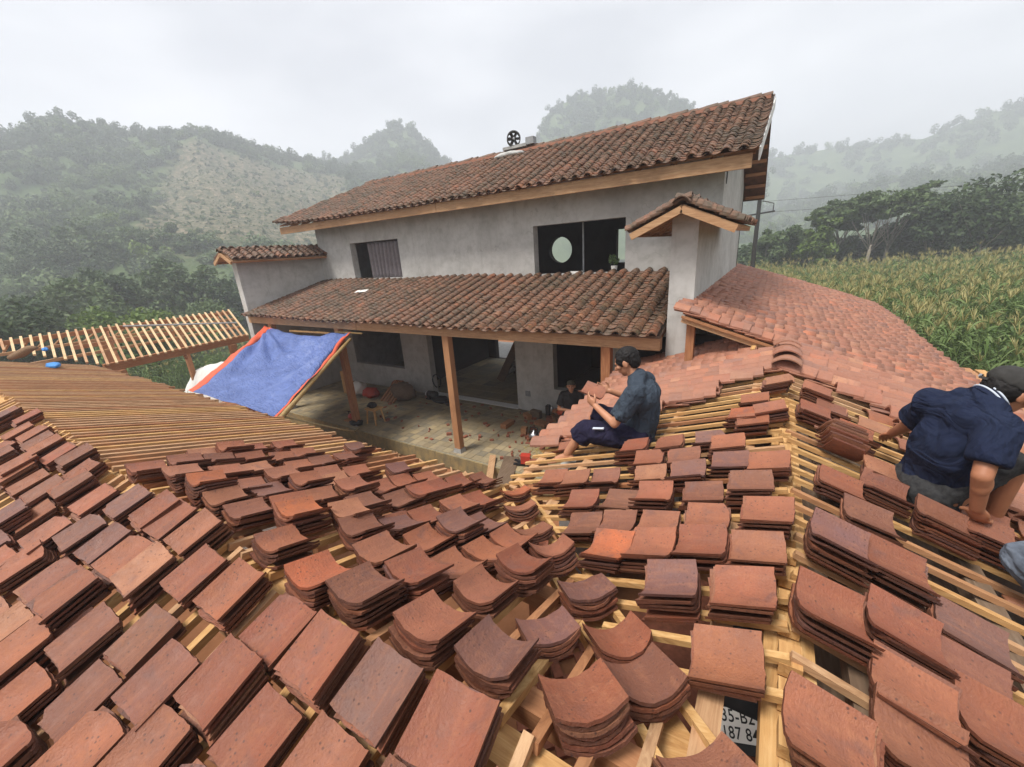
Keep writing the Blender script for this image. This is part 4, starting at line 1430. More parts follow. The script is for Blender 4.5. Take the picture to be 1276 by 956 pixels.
# a few top tiles with a colour of their own in the photograph, and tall or leaning stacks
SPEC_COL = {('W2', (-2.04, 0.78)): 2, ('W2', (-1.45, 0.69)): 2, ('W2', (-2.79, 0.83)): 2, ('W2', (-1.33, 1.61)): 3, ('W2', (-2.43, 1.98)): 3, ('V', (-1.56, 2.31)): 2, ('W1L', (-0.58, 1.62)): 2,
            ('W1L', (-0.1, 3.32)): 2, ('W1L', (-0.22, 1.38)): 3, ('V', (-0.57, 1.35)): 3, ('V', (-0.59, 1.04)): 3, ('W2B', (-2.28, 0.32)): 5, ('W1L', (0.01, 1.42)): 1, ('W1L', (-0.02, 1.13)): 1,
            ('W2', (-1.42, 1.0)): 7, ('W2B', (-0.61, 0.5)): 0, ('W2B', (-3.05, 0.25)): 3, ('W2B', (-4.21, 0.49)): 6}
nst = 0
for nm, pts_ in STK.items():
    zf, a_, d_, where = PL[nm]
    n_ = a_.cross(d_)
    if n_.z < 0: a_ = -a_; n_ = -n_
    pts_ = [p for i, p in enumerate(pts_) if all((p[0] - q[0]) ** 2 + (p[1] - q[1]) ** 2 > 0.016 for q in pts_[:i])]
    # columns run down the slope, so stacks of one column share the position across it
    cx = {p: (p[0] if nm in ('W2', 'W2B') else p[1] if nm in ('W1L', 'W1R') else 0.0) for p in pts_}
    dist = {p: {'W2B': YRG - p[1], 'W2': p[1] - YRG, 'W1L': XRG - p[0], 'W1R': p[0] - XRG, 'V': -p[0]}[nm] for p in pts_}
    order = sorted(pts_, key=lambda p: -cx[p] if nm in ('W2', 'W2B') else cx[p])
    cols = []
    for p in order:
        if cols and abs(cx[p] - np.mean([cx[q] for q in cols[-1]])) < 0.135: cols[-1].append(p)
        else: cols.append([p])
    for ci, colp in enumerate(cols):
        colp.sort(key=lambda p: dist[p])
        last_d = -9
        for ri, p in enumerate(colp):
            # the stacks of one column stand clear of each other
            dd = dist[p]
            if ri and dd < last_d + 0.205: dd = last_d + 0.205
            sh = dd - dist[p]; last_d = dd
            x, y = p
            if nm == 'W2B': y -= sh
            elif nm == 'W2': y += sh
            elif nm == 'W1L': x -= sh
            elif nm == 'W1R': x += sh
            nt_ = g.choice((4, 4, 5, 5, 6, 6, 7))
            if nm == 'W1R': nt_ = g.choice((5, 6, 7))
            if nm == 'W1L' and y > 2.9: nt_ = g.choice((3, 4, 5))
            if nm == 'W2' and y > 1.5: nt_ = g.choice((3, 3, 4, 5))
            if (nm, p) == ('W2', (-2.04, 0.78)) or (nm == 'W2' and abs(x + 2.79) < .03 and y < .9): nt_ = 8
            # base sits 0.09 lower than the measured top centre along the normal
            bx, by = x - n_.x * 0.09, y - n_.y * 0.09
            base = Vector((bx, by, zf(bx, by) - 0.004))
            ci_top = SPEC_COL.get((nm, p), g.choice((0, 1, 7, 0, 4, 1, 6, 3, 5, 7, 0, 1)))
            cn = CLAY[ci_top][1]
            if nm == 'V':
                lab = f"{cn} topped stack of {NUM[nt_]} tiles lying in the valley, {ORD[ri]} from the camera end"
            elif nm in ('W2', 'W2B'):
                lab = f"{cn} stack of {NUM[nt_]} tiles, {ORD[ri]} below ridge, {ORD[ci]} column from right, {'courtyard' if nm == 'W2' else 'near'} slope"
            else:
                lab = f"{cn} stack of {NUM[nt_]} tiles, {ORD[ri]} below ridge, {ORD[ci]} column along {where}"
            t = thing('tile_stack', lab, 'tile stack', base, 'stacks of loose roof tiles waiting on the battens')
            yaw = g.gauss(0, 0.05); tl = g.gauss(0, 0.02)
            lean = 0.0
            if nm == 'W1R' and abs(x - 0.485) < 0.02 and abs(y - 2.97) < 0.02: lean = -0.75
            off = 0.0; cur = Vector((0, 0, 0))
            B0 = Matrix((a_, d_, n_)).transposed().to_4x4() @ Matrix.Rotation(yaw, 4, 'Z') @ Matrix.Rotation(tl, 4, 'X') @ Matrix.Rotation(lean, 4, 'Y')
            th = 0.0178
            if lean: base = base + n_ * 0.06
            for i in range(nt_):
                cur = cur + Vector((g.gauss(0, 0.003), g.gauss(0, 0.005), 0))
                slide = -0.012 * i * (0.5 if nm in ('W1R', 'V', 'W1L') else 0.25)
                m4 = Matrix.Translation(base) @ B0 @ Matrix.Translation((cur.x, cur.y + slide, i * th + g.uniform(0, 0.0012))) @ Matrix.Rotation(g.gauss(0, 0.022), 4, 'Z') @ Matrix.Rotation(g.gauss(0, 0.010), 4, 'X')
                cc = CLAY[ci_top if i == nt_ - 1 else g.choice((0, 4, 6, 7, 3, 1, 4, 0, 5, 6))][0]
                place('tile', g.choice(LOOSE), m4, t, jit(cc, 0.13))
            nst += 1

# single tiles lying about on the battens
for k, (nm, x, y, yaw, why) in enumerate((('W1R', 0.98, 3.75, 0.1, 'half under the stooping man'), ('W1R', 0.78, 3.93, -0.05, 'just ahead of the laid tiles on the right slope'), ('W1R', 0.86, 4.2, 0.2, 'at the ragged front edge of the right slope'),
                                     ('W1L', -1.5, 3.18, 0.1, "by the seated man's bare foot"), ('W2', -1.02, 1.62, 0.4, 'between courtyard battens near the valley'),
                                     ('W2B', -2.62, 0.28, 0.1, 'under its neighbours on the near slope'), ('W2B', -2.35, 0.06, -0.15, 'flat on the bare battens low on the near slope'), ('W1R', 1.62, 2.9, 0, 'lowest before the stooping man, right of his hand'),
                                     ('W1R', 1.45, 3.2, 0.1, "on the laid edge by the stooping man's knee"))):
    zf, a_, d_, where = PL[nm]
    n_ = a_.cross(d_)
    if n_.z < 0: a_ = -a_; n_ = -n_
    b = Vector((x, y, zf(x, y) - 0.002))
    ci = (7, 5, 1, 1, 0, 4, 4, 1, 5)[k]
    up_ = k in (0, 1, 2, 7, 8)
    m4 = Matrix.Translation(b + n_ * (0.045 if up_ else 0.0)) @ Matrix((a_, d_, n_)).transposed().to_4x4() @ Matrix.Rotation(yaw, 4, 'Z') @ (Matrix.Rotation(math.pi, 4, 'Y') if up_ else Matrix.Identity(4))
    o = place('roof_tile', LOOSE[k % 8], m4, None, jit(CLAY[ci][0]))
    tag(o, f"single {CLAY[ci][1]} roof tile {why}", 'roof tile', 'single loose roof tiles')
# laid stretch waiting at the stooping man's knees
# ------------------------------------------------------------------ far left wing (bare battens)
lwg = thing('left_wing', 'open timber roof frame of pale battens at the far left of the yard', 'roof frame', (-15, 4.5, 0))
A0, A1 = Vector((-13.05, 2.60, 2.18)), Vector((-13.55, 6.0, 2.18))
B0_, B1_ = Vector((-16.6, 3.3, 2.76)), Vector((-16.1, 6.75, 2.76))
V1_ = Vector((-16.65, 1.12, 2.76))
nn = (A1 - A0).cross(B0_ - A0).normalized()
if nn.z < 0: nn = -nn
g = random.Random(77)
for k in range(34):
    t = -0.62 + k * 0.0495
    e = A0 + (A1 - A0) * t; h = B0_ + (B1_ - B0_) * t
    if t < 0:
        e = A0 + (V1_ - A0) * min(0.95, -t * 1.53)
    d = (e - h).normalized()
    MB().bar(h - d * 0.06, e + d * (0.07 if t >= 0 else 0), 0.05, 0.04, nn).build('batten', M['pale0'] if g.random() < .8 else M['tan0'], lwg)
    hb2 = h + Vector((-2.6, 0, -0.62))
    if k % 2 == 0: MB().bar(h + Vector((0.02, 0, -0.02)), hb2, 0.05, 0.035).build('batten', M['tan0'], lwg)
for s_, nm_, mm, w_, h_ in ((0.03, 'eave_beam', 'red1', 0.10, 0.20), (0.36, 'purlin', 'tan1', 0.07, 0.07), (0.68, 'purlin', 'tan1', 0.07, 0.07), (0.985, 'ridge_beam', 'red1', 0.09, 0.12)):
    p0 = A0 + (B0_ - A0) * s_; p1 = A1 + (B1_ - A1) * s_
    t0 = 0.0 if s_ < 0.1 else -0.55
    MB().bar(p0 + (p1 - p0) * t0 - nn * (0.02 + h_ / 2), p1 + (p1 - p0) * 0.02 - nn * (0.02 + h_ / 2), w_, h_).build(nm_, M[mm], lwg)
MB().bar(B0_ + Vector((-2.6, 0, -0.75)), B1_ + Vector((-2.6, 0, -0.75)), 0.10, 0.14).build('eave_beam', M['red1'], lwg)
for q in (A0 + (A1 - A0) * 0.08, A0 + (A1 - A0) * 0.86, B0_ + (B1_ - B0_) * 0.2 + Vector((-2.5, 0, -.6)), B0_ + (B1_ - B0_) * 0.8 + Vector((-2.5, 0, -.6))):
    MB().box((q.x - 0.08, q.y - 0.08, -0.9), (q.x + 0.08, q.y + 0.08, q.z - 0.20)).build('post', M['red2'], lwg)
for t in (0.1, 0.5, 0.9):
    a, b = A0 + (A1 - A0) * t, B0_ + (B1_ - B0_) * t
    MB().bar(a - nn * 0.28, b - nn * 0.16, 0.06, 0.10).build('rafter', M['red0'], lwg)
# long pale pole lying across the frame, sheets left on it
tag(MB().tube([(-16.0, 3.9, 2.74), (-14.6, 6.3, 2.46)], 0.025, 8).build('pole', M['pane']), 'thin grey pole lying across the far left roof battens', 'pole')
# little hipped end beyond the left wing
hp = thing('porch_roof', 'small bare batten roof tucked beside the left fin wall', 'roof frame', (-17.0, 9.0, 2.0))
for k in range(9):
    t = k / 8
    MB().bar((-17.9 + 0.9 * t, 8.6 + t * .3, 2.75), (-16.4 + 0.9 * t, 8.1 + .4 * t, 2.42), 0.05, 0.04).build('batten', M['pale0'], hp)
MB().bar((-18, 8.65, 2.70), (-16.8, 9.0, 2.70), 0.07, 0.07).build('ridge_beam', M['red0'], hp)
MB().bar((-16.4, 8.1, 2.36), (-15.5, 8.5, 2.36), 0.07, 0.09).build('eave_beam', M['red0'], hp)
for q in ((-16.35, 8.1), (-15.5, 8.5), (-17.95, 8.65)):
    MB().box((q[0] - .06, q[1] - .06, -0.9), (q[0] + .06, q[1] + .06, 2.36 if q[0] > -17 else 2.68)).build('post', M['red2'], hp)
# ------------------------------------------------------------------ trees and crops


def leaf_quads(g, centers, rad, n, ls, flat=0.75):
    V = np.empty((n * 4, 3)); F = np.arange(n * 4).reshape(n, 4)
    ci = g.integers(0, len(centers), n)
    C = np.asarray(centers)[ci]; Rr = np.asarray(rad)[ci]
    d = g.normal(0, 1, (n, 3)); d /= np.linalg.norm(d, axis=1)[:, None]
    rr = Rr * (0.45 + 0.6 * g.random(n) ** 0.6)
    p = C + d * rr[:, None] * np.array([1, 1, flat])
    nr = d * 0.5 + g.normal(0, 0.55, (n, 3)) + np.array([0, 0, 0.5]); nr /= np.linalg.norm(nr, axis=1)[:, None]
    a = np.cross(nr, g.normal(0, 1, (n, 3))); a /= np.linalg.norm(a, axis=1)[:, None]
    b = np.cross(nr, a)
    s1 = (ls * (0.6 + 0.8 * g.random(n)))[:, None]; s2 = s1 * 0.5
    V[0::4] = p - a * s1; V[1::4] = p - b * s2 - a * s1 * .1; V[2::4] = p + a * s1 - nr * s1 * 0.25; V[3::4] = p + b * s2 - a * s1 * .1
    return V, F


def make_tree(kind, h, w, seed, leafm, barkm, n, ls, trunk_h, name, label, cat, loc, group):
    g = np.random.default_rng(seed)
    t = thing(name, label, cat, loc, group)
    L = Vector(loc)
    tr = MB()
    lean = Vector((g.normal(0, .05), g.normal(0, .05), 0)) * h
    top = L + Vector((0, 0, trunk_h)) + lean * 0.5
    tr.tube([L + Vector((0, 0, -0.3)), L + lean * .2 + Vector((0, 0, trunk_h * .5)), top], [0.030 * h ** .8 + .05, 0.022 * h ** .8 + .04, 0.018 * h ** .8 + .03], 7)
    cents = []; rads = []
    nb = 9 if kind == 'round' else 13
    for k in range(nb):
        an = 2 * math.pi * (k / nb + g.uniform(-.05, .05)); q = math.sqrt((k + .5) / nb)
        if kind == 'umbrella':
            e = top + Vector((math.cos(an * 2.4) * w * q * .52, math.sin(an * 2.4) * w * q * .52, (h - trunk_h) * g.uniform(.55, .95) - q * h * .05))
            r_ = w * g.uniform(.12, .20)
        elif kind == 'tall':
            e = top + Vector((math.cos(an * 2.4) * w * .28 * g.uniform(.3, 1), math.sin(an * 2.4) * w * .28 * g.uniform(.3, 1), (h - trunk_h) * k / nb))
            r_ = w * g.uniform(.2, .3) * (1.1 - .5 * k / nb)
        else:
            e = top + Vector((math.cos(an * 2.4) * w * .36 * q, math.sin(an * 2.4) * w * .36 * q, (h - trunk_h) * g.uniform(.1, .85)))
            r_ = w * g.uniform(.2, .32)
        mid = top + (e - top) * 0.5 + Vector((0, 0, -0.06 * h * q))
        tr.tube([top - Vector((0, 0, trunk_h * .25 * g.random())), mid, e], [0.008 * h ** .8 + .015, 0.007 * h ** .8, 0.01], 5)
        for _ in range(3):
            cents.append(np.array(e) + g.normal(0, r_ * .45, 3)); rads.append(r_ * g.uniform(.5, .95))
    tr.build('trunk', barkm, t, True)
    V, F = leaf_quads(g, cents, rads, n, ls, 0.45 if kind == 'umbrella' else .8)
    me = np_mesh('crown', V - np.array(L), F, leafm)
    o = bpy.data.objects.new('crown', me); o.parent = t; link(o)
    return t


def gx(px, y):       # x of the photograph's column at depth y, for the belt of trees behind the field
    return {52: -0.3 + (px - 960) * 0.0578}[y]


belt = [(948, 5.4, 4.0, 'tall', 'leaf_mid', 'slender pale green tree nearest the utility pole'), (972, 6.4, 3.4, 'round', 'leaf_mid', 'small rounded tree right of the house end'),
        (992, 5.6, 3.8, 'umbrella', 'leaf_mid', 'low spreading tree left of the pale trunked tree'), (1018, 6.6, 3.2, 'tall', 'leaf_light', 'thin light green tree left of the pale trunked tree'),
        (1040, 7.6, 4.6, 'umbrella', 'leaf_mid', 'flat topped tree just left of the pale forked trunk'), (1056, 8.8, 6.2, 'umbrella', 'leaf_mid', 'flat topped tree on a pale forked trunk'),
        (1090, 8.6, 5.4, 'umbrella', 'leaf_mid', 'flat topped tree right of the pale forked trunk'), (1112, 8.8, 5.0, 'umbrella', 'leaf_mid', 'flat topped tree with its right limb reaching out'),
        (1138, 7.0, 5.0, 'round', 'leaf_mid', 'rounded tree before the biggest tree'), (1162, 7.8, 5.4, 'round', 'leaf_dark', 'dark dense tree left of the biggest tree'),
        (1186, 7.6, 5.0, 'round', 'leaf_mid', 'mid green tree overlapped by the biggest tree'), (1218, 9.4, 7.2, 'round', 'leaf_dark', 'biggest dark tree of the belt behind the cornfield'),
        (1252, 8.4, 6.0, 'round', 'leaf_mid', 'broad tree just right of the biggest tree'), (1300, 8.0, 6.4, 'round', 'leaf_mid', 'broad tree at the right end of the belt')]
for i, (px, h, w, kd, lm, lab) in enumerate(belt):
    h *= 0.93 if px < 1180 else 0.83
    y = 53 + (i * 37 % 11) * 0.5
    x = (-0.3 + (px - 960) * 0.0578) * y / 52
    make_tree(kd, h, w, 100 + i, M[lm], M['bark'], 4600 if kd == 'round' else 4200, 0.20, h * (0.42 if kd == 'umbrella' else .3), 'field_tree', lab, 'tree', (x, y, ground_h(x, y)), 'trees in a belt behind the cornfield')
for i in range(9):
    x = -3 + i * 2.7; y = 58 + (i % 3)
    make_tree('round', 3.9 + (i % 3) * .5, 4.4, 150 + i, M['leaf_mid' if i % 2 else 'leaf_dark'], M['bark_dark'], 3000, 0.22, 1.4, 'shade_tree', f'bushy backing tree, {ORD[i]} from the house end of the belt', 'tree', (x, y, ground_h(x, y)), 'bushy trees at the back of the belt')
lt = [((-32.7, 9.0), 4.6, 5.0, 'round', 'leaf_light', 'bright green bush rising over the left battens'), ((-37.2, 7.2), 4.6, 4.6, 'round', 'leaf_light', 'bright green bushy tree left of the brightest bush'), ((-35.7, 4.0), 5.6, 5.2, 'round', 'leaf_dark', 'dark tree at the left edge above the bare battens'),
      ((-42.3, 15.2), 4.6, 6.0, 'round', 'leaf_mid', 'rounded mid green tree near the left fin wall'), ((-55.8, 22), 7.2, 7, 'round', 'leaf_dark', 'dark tree close to the left fin wall'), ((-58.4, 13.7), 8, 7.5, 'round', 'leaf_dark', 'dark tree in the middle of the valley woods'),
      ((-56.7, 19.2), 8.4, 7, 'round', 'leaf_mid', 'taller mid green tree in the valley woods'), ((-50, 10), 6.5, 7, 'round', 'leaf_mid', 'broad tree in front of the valley woods'), ((-48, 5), 6.0, 6, 'round', 'leaf_dark', 'shadowy tree at the front left of the valley woods'),
      ((-60, 4), 7.0, 8, 'round', 'leaf_mid', 'wide tree at the left end of the valley woods'), ((-102, 26), 14.5, 11, 'umbrella', 'leaf_mid', 'tall spreading tree standing out on the lower left hillside'), ((-100, 35), 14, 10, 'umbrella', 'leaf_mid', 'spreading tree beside the felled slope'),
      ((-104, 19), 12, 10, 'round', 'leaf_dark', 'dark round tree on the lower left hillside')]
for i, ((x, y), h, w, kd, lm, lab) in enumerate(lt):
    z = ground_h(x, y) if x > -70 else -0.5
    make_tree(kd, h, w, 200 + i, M[lm], M['bark_dark'], 4200, 0.15 if x > -45 else 0.26, h * .22, 'valley_tree', lab, 'tree', (x, y, z), 'trees below the left hill')

# corn -------------------------------------------------------------


def corn_plant(seed, h):
    g = np.random.default_rng(seed)
    st = MB()
    st.tube([(0, 0, 0), (0.02, 0, h * .5), (0.0, 0.01, h * .9)], [0.016, 0.013, 0.006], 5)
    lv = []; lf = []
    for k in range(11):
        z = h * (0.12 + 0.068 * k)
        an = (k % 2) * math.pi + g.normal(0, .5) + seed
        L = g.uniform(.42, .72) * (1 - 0.03 * abs(k - 5)); wd = g.uniform(.024, .040)
        dx, dy = math.cos(an), math.sin(an)
        b = len(lv)
        ns_ = 6
        for i in range(ns_ + 1):
            t = i / ns_
            r_ = L * (t - 0.12 * t * t)
            zz = z + L * (0.75 * t - 1.15 * t * t)
            ww = wd * (1 - t ** 2.2) * (0.5 + min(1, t * 4) * .5) + .002
            lv += [(dx * r_ - dy * ww, dy * r_ + dx * ww, zz + .012), (dx * r_, dy * r_, zz - .008), (dx * r_ + dy * ww, dy * r_ - dx * ww, zz + .012)]
        for i in range(ns_):
            q = b + i * 3
            lf += [(q, q + 1, q + 4, q + 3), (q + 1, q + 2, q + 5, q + 4)]
    tv = []; tf = []
    for k in range(13):
        an = g.uniform(0, 6.28); e = g.uniform(.03, .22); L = g.uniform(.16, .34)
        c = np.array([0, 0, h * .88]); d = np.array([math.cos(an) * e, math.sin(an) * e, L])
        s_ = np.array([-math.sin(an), math.cos(an), 0]) * .005
        b = len(tv)
        tv += [c - s_, c + s_, c + d * .6 + s_ * 1.3, c + d + np.array([0, 0, -.03]), c + d * .6 - s_ * 1.3]
        tf += [(b, b + 1, b + 2, b + 4), (b + 4, b + 2, b + 3)]
    mb = MB().add(st.v, st.f).add(lv, lf)
    n1 = len(mb.f)
    mb.add(tv, tf)
    me = bpy.data.meshes.new('corn_plant')
    me.from_pydata(mb.v, [], mb.f)
    me.materials.append(M['corn_leaf']); me.materials.append(M['tassel'])
    me.polygons.foreach_set('material_index', [0] * n1 + [1] * (len(mb.f) - n1))
    me.update()
    return me


CORN = [corn_plant(k, 2.05 + 0.12 * k) for k in range(4)]
g = np.random.default_rng(9)
pts = []; scl = []; rot = []; var = []
front_row = []
y = 1.0
while y < 50:
    step = 0.52 if y < 30 else 0.66
    x = 4.2 + g.random() * .3
    if y > 13.5: x = -6.0 - (y - 14) * 0.15
    xmax = 8 + y * 1.15
    while x < xmax:
        if mnoise.noise(Vector((x * .25, y * .25, 5))) > -0.52:
            xx, yy = x + g.normal(0, .07), y + g.normal(0, .13)
            s = 0.97 + g.normal(0, .13)
            if 4.0 < yy < 16 and 4.1 < xx < 7.5 and len(front_row) < 44 and g.random() < .2: front_row.append((xx, yy, s))
            else:
                pts.append((xx, yy, ground_h(xx, yy) - .02)); scl.append((s, s, s)); rot.append((g.normal(0, .11), g.normal(0, .11), g.random() * 6.28)); var.append(int(g.integers(0, 4)))
        x += 0.27 if y < 30 else 0.36
    y += step
scatter('corn_field', pts, scl, rot, var, CORN, 'tall cornfield in tassel stretching to the trees on the right')
for i, (x, y, s) in enumerate(front_row):
    o = place('corn_plant', CORN[i % 4], Matrix.Translation((x, y, ground_h(x, y) - .02)) @ Matrix.Rotation(g.random() * 6.28, 4, 'Z') @ Matrix.Scale(s, 4))
    tag(o, 'tall green corn plant at the field edge beyond the pink tiled roof', 'corn plant', 'corn plants along the near edge of the field')
# corn and weeds left of the yard
pts = []; scl = []; rot = []; var = []
for _ in range(520):
    a = R(g.uniform(-86, -58)); r_ = g.uniform(22, 34)
    x, y = r_ * math.sin(a), r_ * math.cos(a)
    if x < -17.9 and y < 12:
        s = g.uniform(.45, .85)
        pts.append((x, y, ground_h(x, y))); scl.append((s * 1.1, s * 1.1, s)); rot.append((g.normal(0, .15), g.normal(0, .15), g.random() * 6.28)); var.append(int(g.integers(0, 4)))
scatter('weed_patch', pts, scl, rot, var, [CORN[0], clump(71, 70, 0.55, 0.13, M['leaf_mid'], name='weed'), CORN[2], clump(72, 70, 0.5, 0.12, M['leaf_dark'], name='weed')], 'rank weeds and young corn beyond the far left frame')
# grass tufts over the near ground beyond the plot
tuft = MB()
for k in range(26):
    an = g.uniform(0, 6.28); r0 = g.uniform(0, .25); L = g.uniform(.12, .35)
    c = Vector((math.cos(an) * r0, math.sin(an) * r0, 0)); d = Vector((math.cos(an) * .1, math.sin(an) * .1, L)); s_ = Vector((-math.sin(an), math.cos(an), 0)) * .012
    tuft.add([c - s_, c + s_, c + d], [(0, 1, 2)])
TU = tuft.mesh('grass_tuft', M['leaf_mid'])
pts = []; scl = []; rot = []
for _ in range(4200):
    a = R(g.uniform(-95, -48)); r_ = g.uniform(19.5, 55)
    x, y = r_ * math.sin(a), r_ * math.cos(a)
    if x < -18.2:
        s = g.uniform(.7, 1.9)
        pts.append((x, y, ground_h(x, y))); scl.append((s, s, s)); rot.append((0, 0, g.random() * 6.28))
scatter('rough_grass', pts, scl, rot, [0] * len(pts), [TU], 'rough green grass beyond the yard on the left')

# utility pole and its wires
up_ = thing('utility_pole', 'dark slim utility pole at the end of the house', 'pole', (-1.2, 30, -0.6))
MB().tube([(-1.2, 30, -0.7), (-1.24, 30, 6.2)], [0.16, 0.11], 10).build('mast', M['iron'], up_)
MB().bar((-1.75, 30, 5.2), (-0.4, 30, 5.32), 0.08, 0.09).build('cross_arm', M['iron'], up_)
MB().tube([(-0.5, 30, 5.3), (-0.5, 30, 5.75), (-1.1, 30, 5.95)], 0.03, 6).build('bracket', M['iron'], up_)
for i, (zz, lab) in enumerate(((5.9, 'upper thin power cable crossing in front of the hills'), (5.3, 'lower thin power cable crossing in front of the hills'))):
    pa = [(-1.2 + 60 * t, 30 + 8 * t, zz + 1.6 * t - 6 * t * (1 - t) * 0.5) for t in np.linspace(0, 1, 14)]
    tag(MB().tube(pa, 0.007, 4).build('overhead_cable', M['iron']), lab, 'cable', 'power cables')
pa = [(-70 + 56 * t, 34 - 4 * t, 7.4 - 1.0 * t - 5 * t * (1 - t) * .5) for t in np.linspace(0, 1, 14)]

# ------------------------------------------------------------------ tarpaulin


def tarp():
    TL, TR = Vector((-12.05, 5.88, 2.53)), Vector((-8.22, 5.88, 2.56))
    BL, BR = Vector((-10.1, 3.1, 1.77)), Vector((-6.85, 3.15, 1.70))
    nx, ny = 56, 56
    V = []
    for j in range(ny + 1):
        v = j / ny
        for i in range(nx + 1):
            u = i / nx
            p = (TL * (1 - u) + TR * u) * (1 - v) + (BL * (1 - u) + BR * u) * v
            # the head hangs from its two corners, the cloth bellies
            p.z -= 0.26 * math.sin(math.pi * u) * (1 - v) ** 2 * (0.6 + .4 * u)
            p.z -= 0.22 * math.sin(math.pi * u) * math.sin(math.pi * v)
            # pleats fanning from the two tied corners
            for (cu_, cv_, am, fr_q) in ((0.0, 0.0, .045, 15), (1.0, 0.0, .075, 19)):
                du, dv = (u - cu_) * 1.2, v - cv_
                rr = math.hypot(du, dv)
                an = math.atan2(dv, abs(du) + 1e-6)
                p.z += am * math.sin(an * fr_q + fbm(rr * 2, an * 2, 1) * 1.5) * math.exp(-((rr - .38) / .36) ** 2) * min(1, rr * 5)
            p.z += 0.045 * fbm(u * 4 + v * 2, v * 5, 2.2)
            V.append(p)
    F = [(j * (nx + 1) + i, j * (nx + 1) + i + 1, (j + 1) * (nx + 1) + i + 1, (j + 1) * (nx + 1) + i) for j in range(ny) for i in range(nx)]
    t = thing('tarpaulin', 'blue tarpaulin with orange hems strung from the veranda eave', 'tarpaulin', (-9.3, 4.5, 1.7))
    blue = MB().add(V, [f for n_, f in enumerate(F) if 4 <= n_ % nx < nx - 1]).build('sheet', M['tarp'], t, True)
    l = MB().add(V, [f for n_, f in enumerate(F) if n_ % nx < 4]).build('hem', M['orange'], t, True)
    r_ = MB().add(V, [f for n_, f in enumerate(F) if n_ % nx >= nx - 1]).build('hem', M['orange'], t, True)
    for o in (blue, l, r_):
        bm = bmesh.new(); bm.from_mesh(o.data)
        bmesh.ops.delete(bm, geom=[v for v in bm.verts if not v.link_faces], context='VERTS')
        bm.to_mesh(o.data); bm.free()
        md = o.modifiers.new('cloth', 'SOLIDIFY'); md.thickness = 0.004
    # an orange flap folded over the head rope
    MB().add([(-11.75, 5.84, 2.52), (-11.2, 5.84, 2.42), (-11.15, 5.80, 2.36), (-11.7, 5.79, 2.46)], [(0, 1, 2, 3)]).build('flap', M['orange'], t)
    return t


tarp()
tag(MB().tube([(-6.78, 3.1, 1.62), (-7.5, 4.4, 1.98), (-8.05, 5.7, 2.42)], [0.045, 0.042, 0.036], 9).build('bamboo_pole', M['bamboo'], None, True), 'bamboo pole carrying the lower right edge of the blue tarpaulin', 'pole')
tag(MB().tube([(-7.0, 3.35, 1.60), (-7.4, 4.6, 0.75), (-8.05, 5.35, 0.25), (-8.5, 5.7, .06), (-8.62, 5.95, .03)], 0.016, 6).build('rope', M['rope'], None, True), 'slack rope drooping from the bamboo pole to the terrace edge', 'rope')
tag(MB().tube([(-8.9, 5.94, 2.50), (-7.9, 5.93, 2.515)], 0.02, 7).build('cane', M['bamboo']), "thin cane tied under the eave by the tarpaulin's right corner", 'cane')
tag(MB().tube([(-11.0, 5.99, 2.42), (-9.2, 5.97, 2.45)], 0.03, 7).build('rail', M['yel0']), 'pale wooden rail under the eave behind the tarpaulin', 'rail')

# white sheeting over a heap beyond the tarpaulin


def sheet_heap():
    nx, ny = 26, 18
    V = []
    for j in range(ny + 1):
        for i in range(nx + 1):
            u, v = i / nx, j / ny
            x = -19.6 + 3.2 * u; y = 5.7 + 2.0 * v
            e = max(abs(u - .5), abs(v - .5)) * 2
            z = -0.75 + 1.55 * (1 - e ** 3.5) * (0.75 + .35 * u) + 0.10 * fbm(u * 5, v * 5, 8)
            V.append((x, y, z))
    F = [(j * (nx + 1) + i, j * (nx + 1) + i + 1, (j + 1) * (nx + 1) + i + 1, (j + 1) * (nx + 1) + i) for j in range(ny) for i in range(nx)]
    o = MB().add(V, F).build('plastic_sheet', M['white'], None, True)
    tag(o, 'white plastic sheet thrown over a heap behind the blue tarpaulin', 'sheet')


sheet_heap()


def blob(name, c, r, mat, label, cat, seed=0, amp=.25, group=None, n=3, parent=None):
    bm = bmesh.new()
    bmesh.ops.create_icosphere(bm, subdivisions=n, radius=1)
    for v in bm.verts:
        f = 1 + amp * fbm(v.co.x * 1.6 + seed, v.co.y * 1.6, v.co.z * 1.6)
        v.co = Vector((c[0] + v.co.x * r[0] * f, c[1] + v.co.y * r[1] * f, c[2] + max(v.co.z, -.9) * r[2] * f))
    V = [tuple(v.co) for v in bm.verts]; F = [tuple(q.index for q in f.verts) for f in bm.faces]
    bm.free()
    o = MB().add(V, F).build(name, mat, parent, True)
    if label: tag(o, label, cat, group)
    return o


# burlap bundle and blue sheet on the front wing's far ridge
zq = lambda x, y: zc(y)
def rz_(x, y): return zc(y)
tag(MB().tube([(-13.5, 1.35, rz_(0, 1.35) + .08), (-13.3, 1.5, rz_(0, 1.5) + .2), (-13.05, 1.62, rz_(0, 1.62) + .34), (-12.9, 1.7, rz_(0, 1.7) + .38)], [.05, .085, .07, .03], 9).build('sack', M['burlap'], None, True), 'brown sack propped at the far end of the bare battens', 'sack')
blob('plastic_bag', (-12.4, 1.75, rz_(0, 1.75) + .05), (.32, .10, .05), M['bluep'], 'bright blue plastic bag spread beside the brown sack', 'bag', 3)
blob('plastic_bag', (-12.75, 1.78, rz_(0, 1.78) + .36), (.09, .05, .04), M['bluep'], "blue plastic bag tucked in the brown sack's mouth", 'bag', 5)
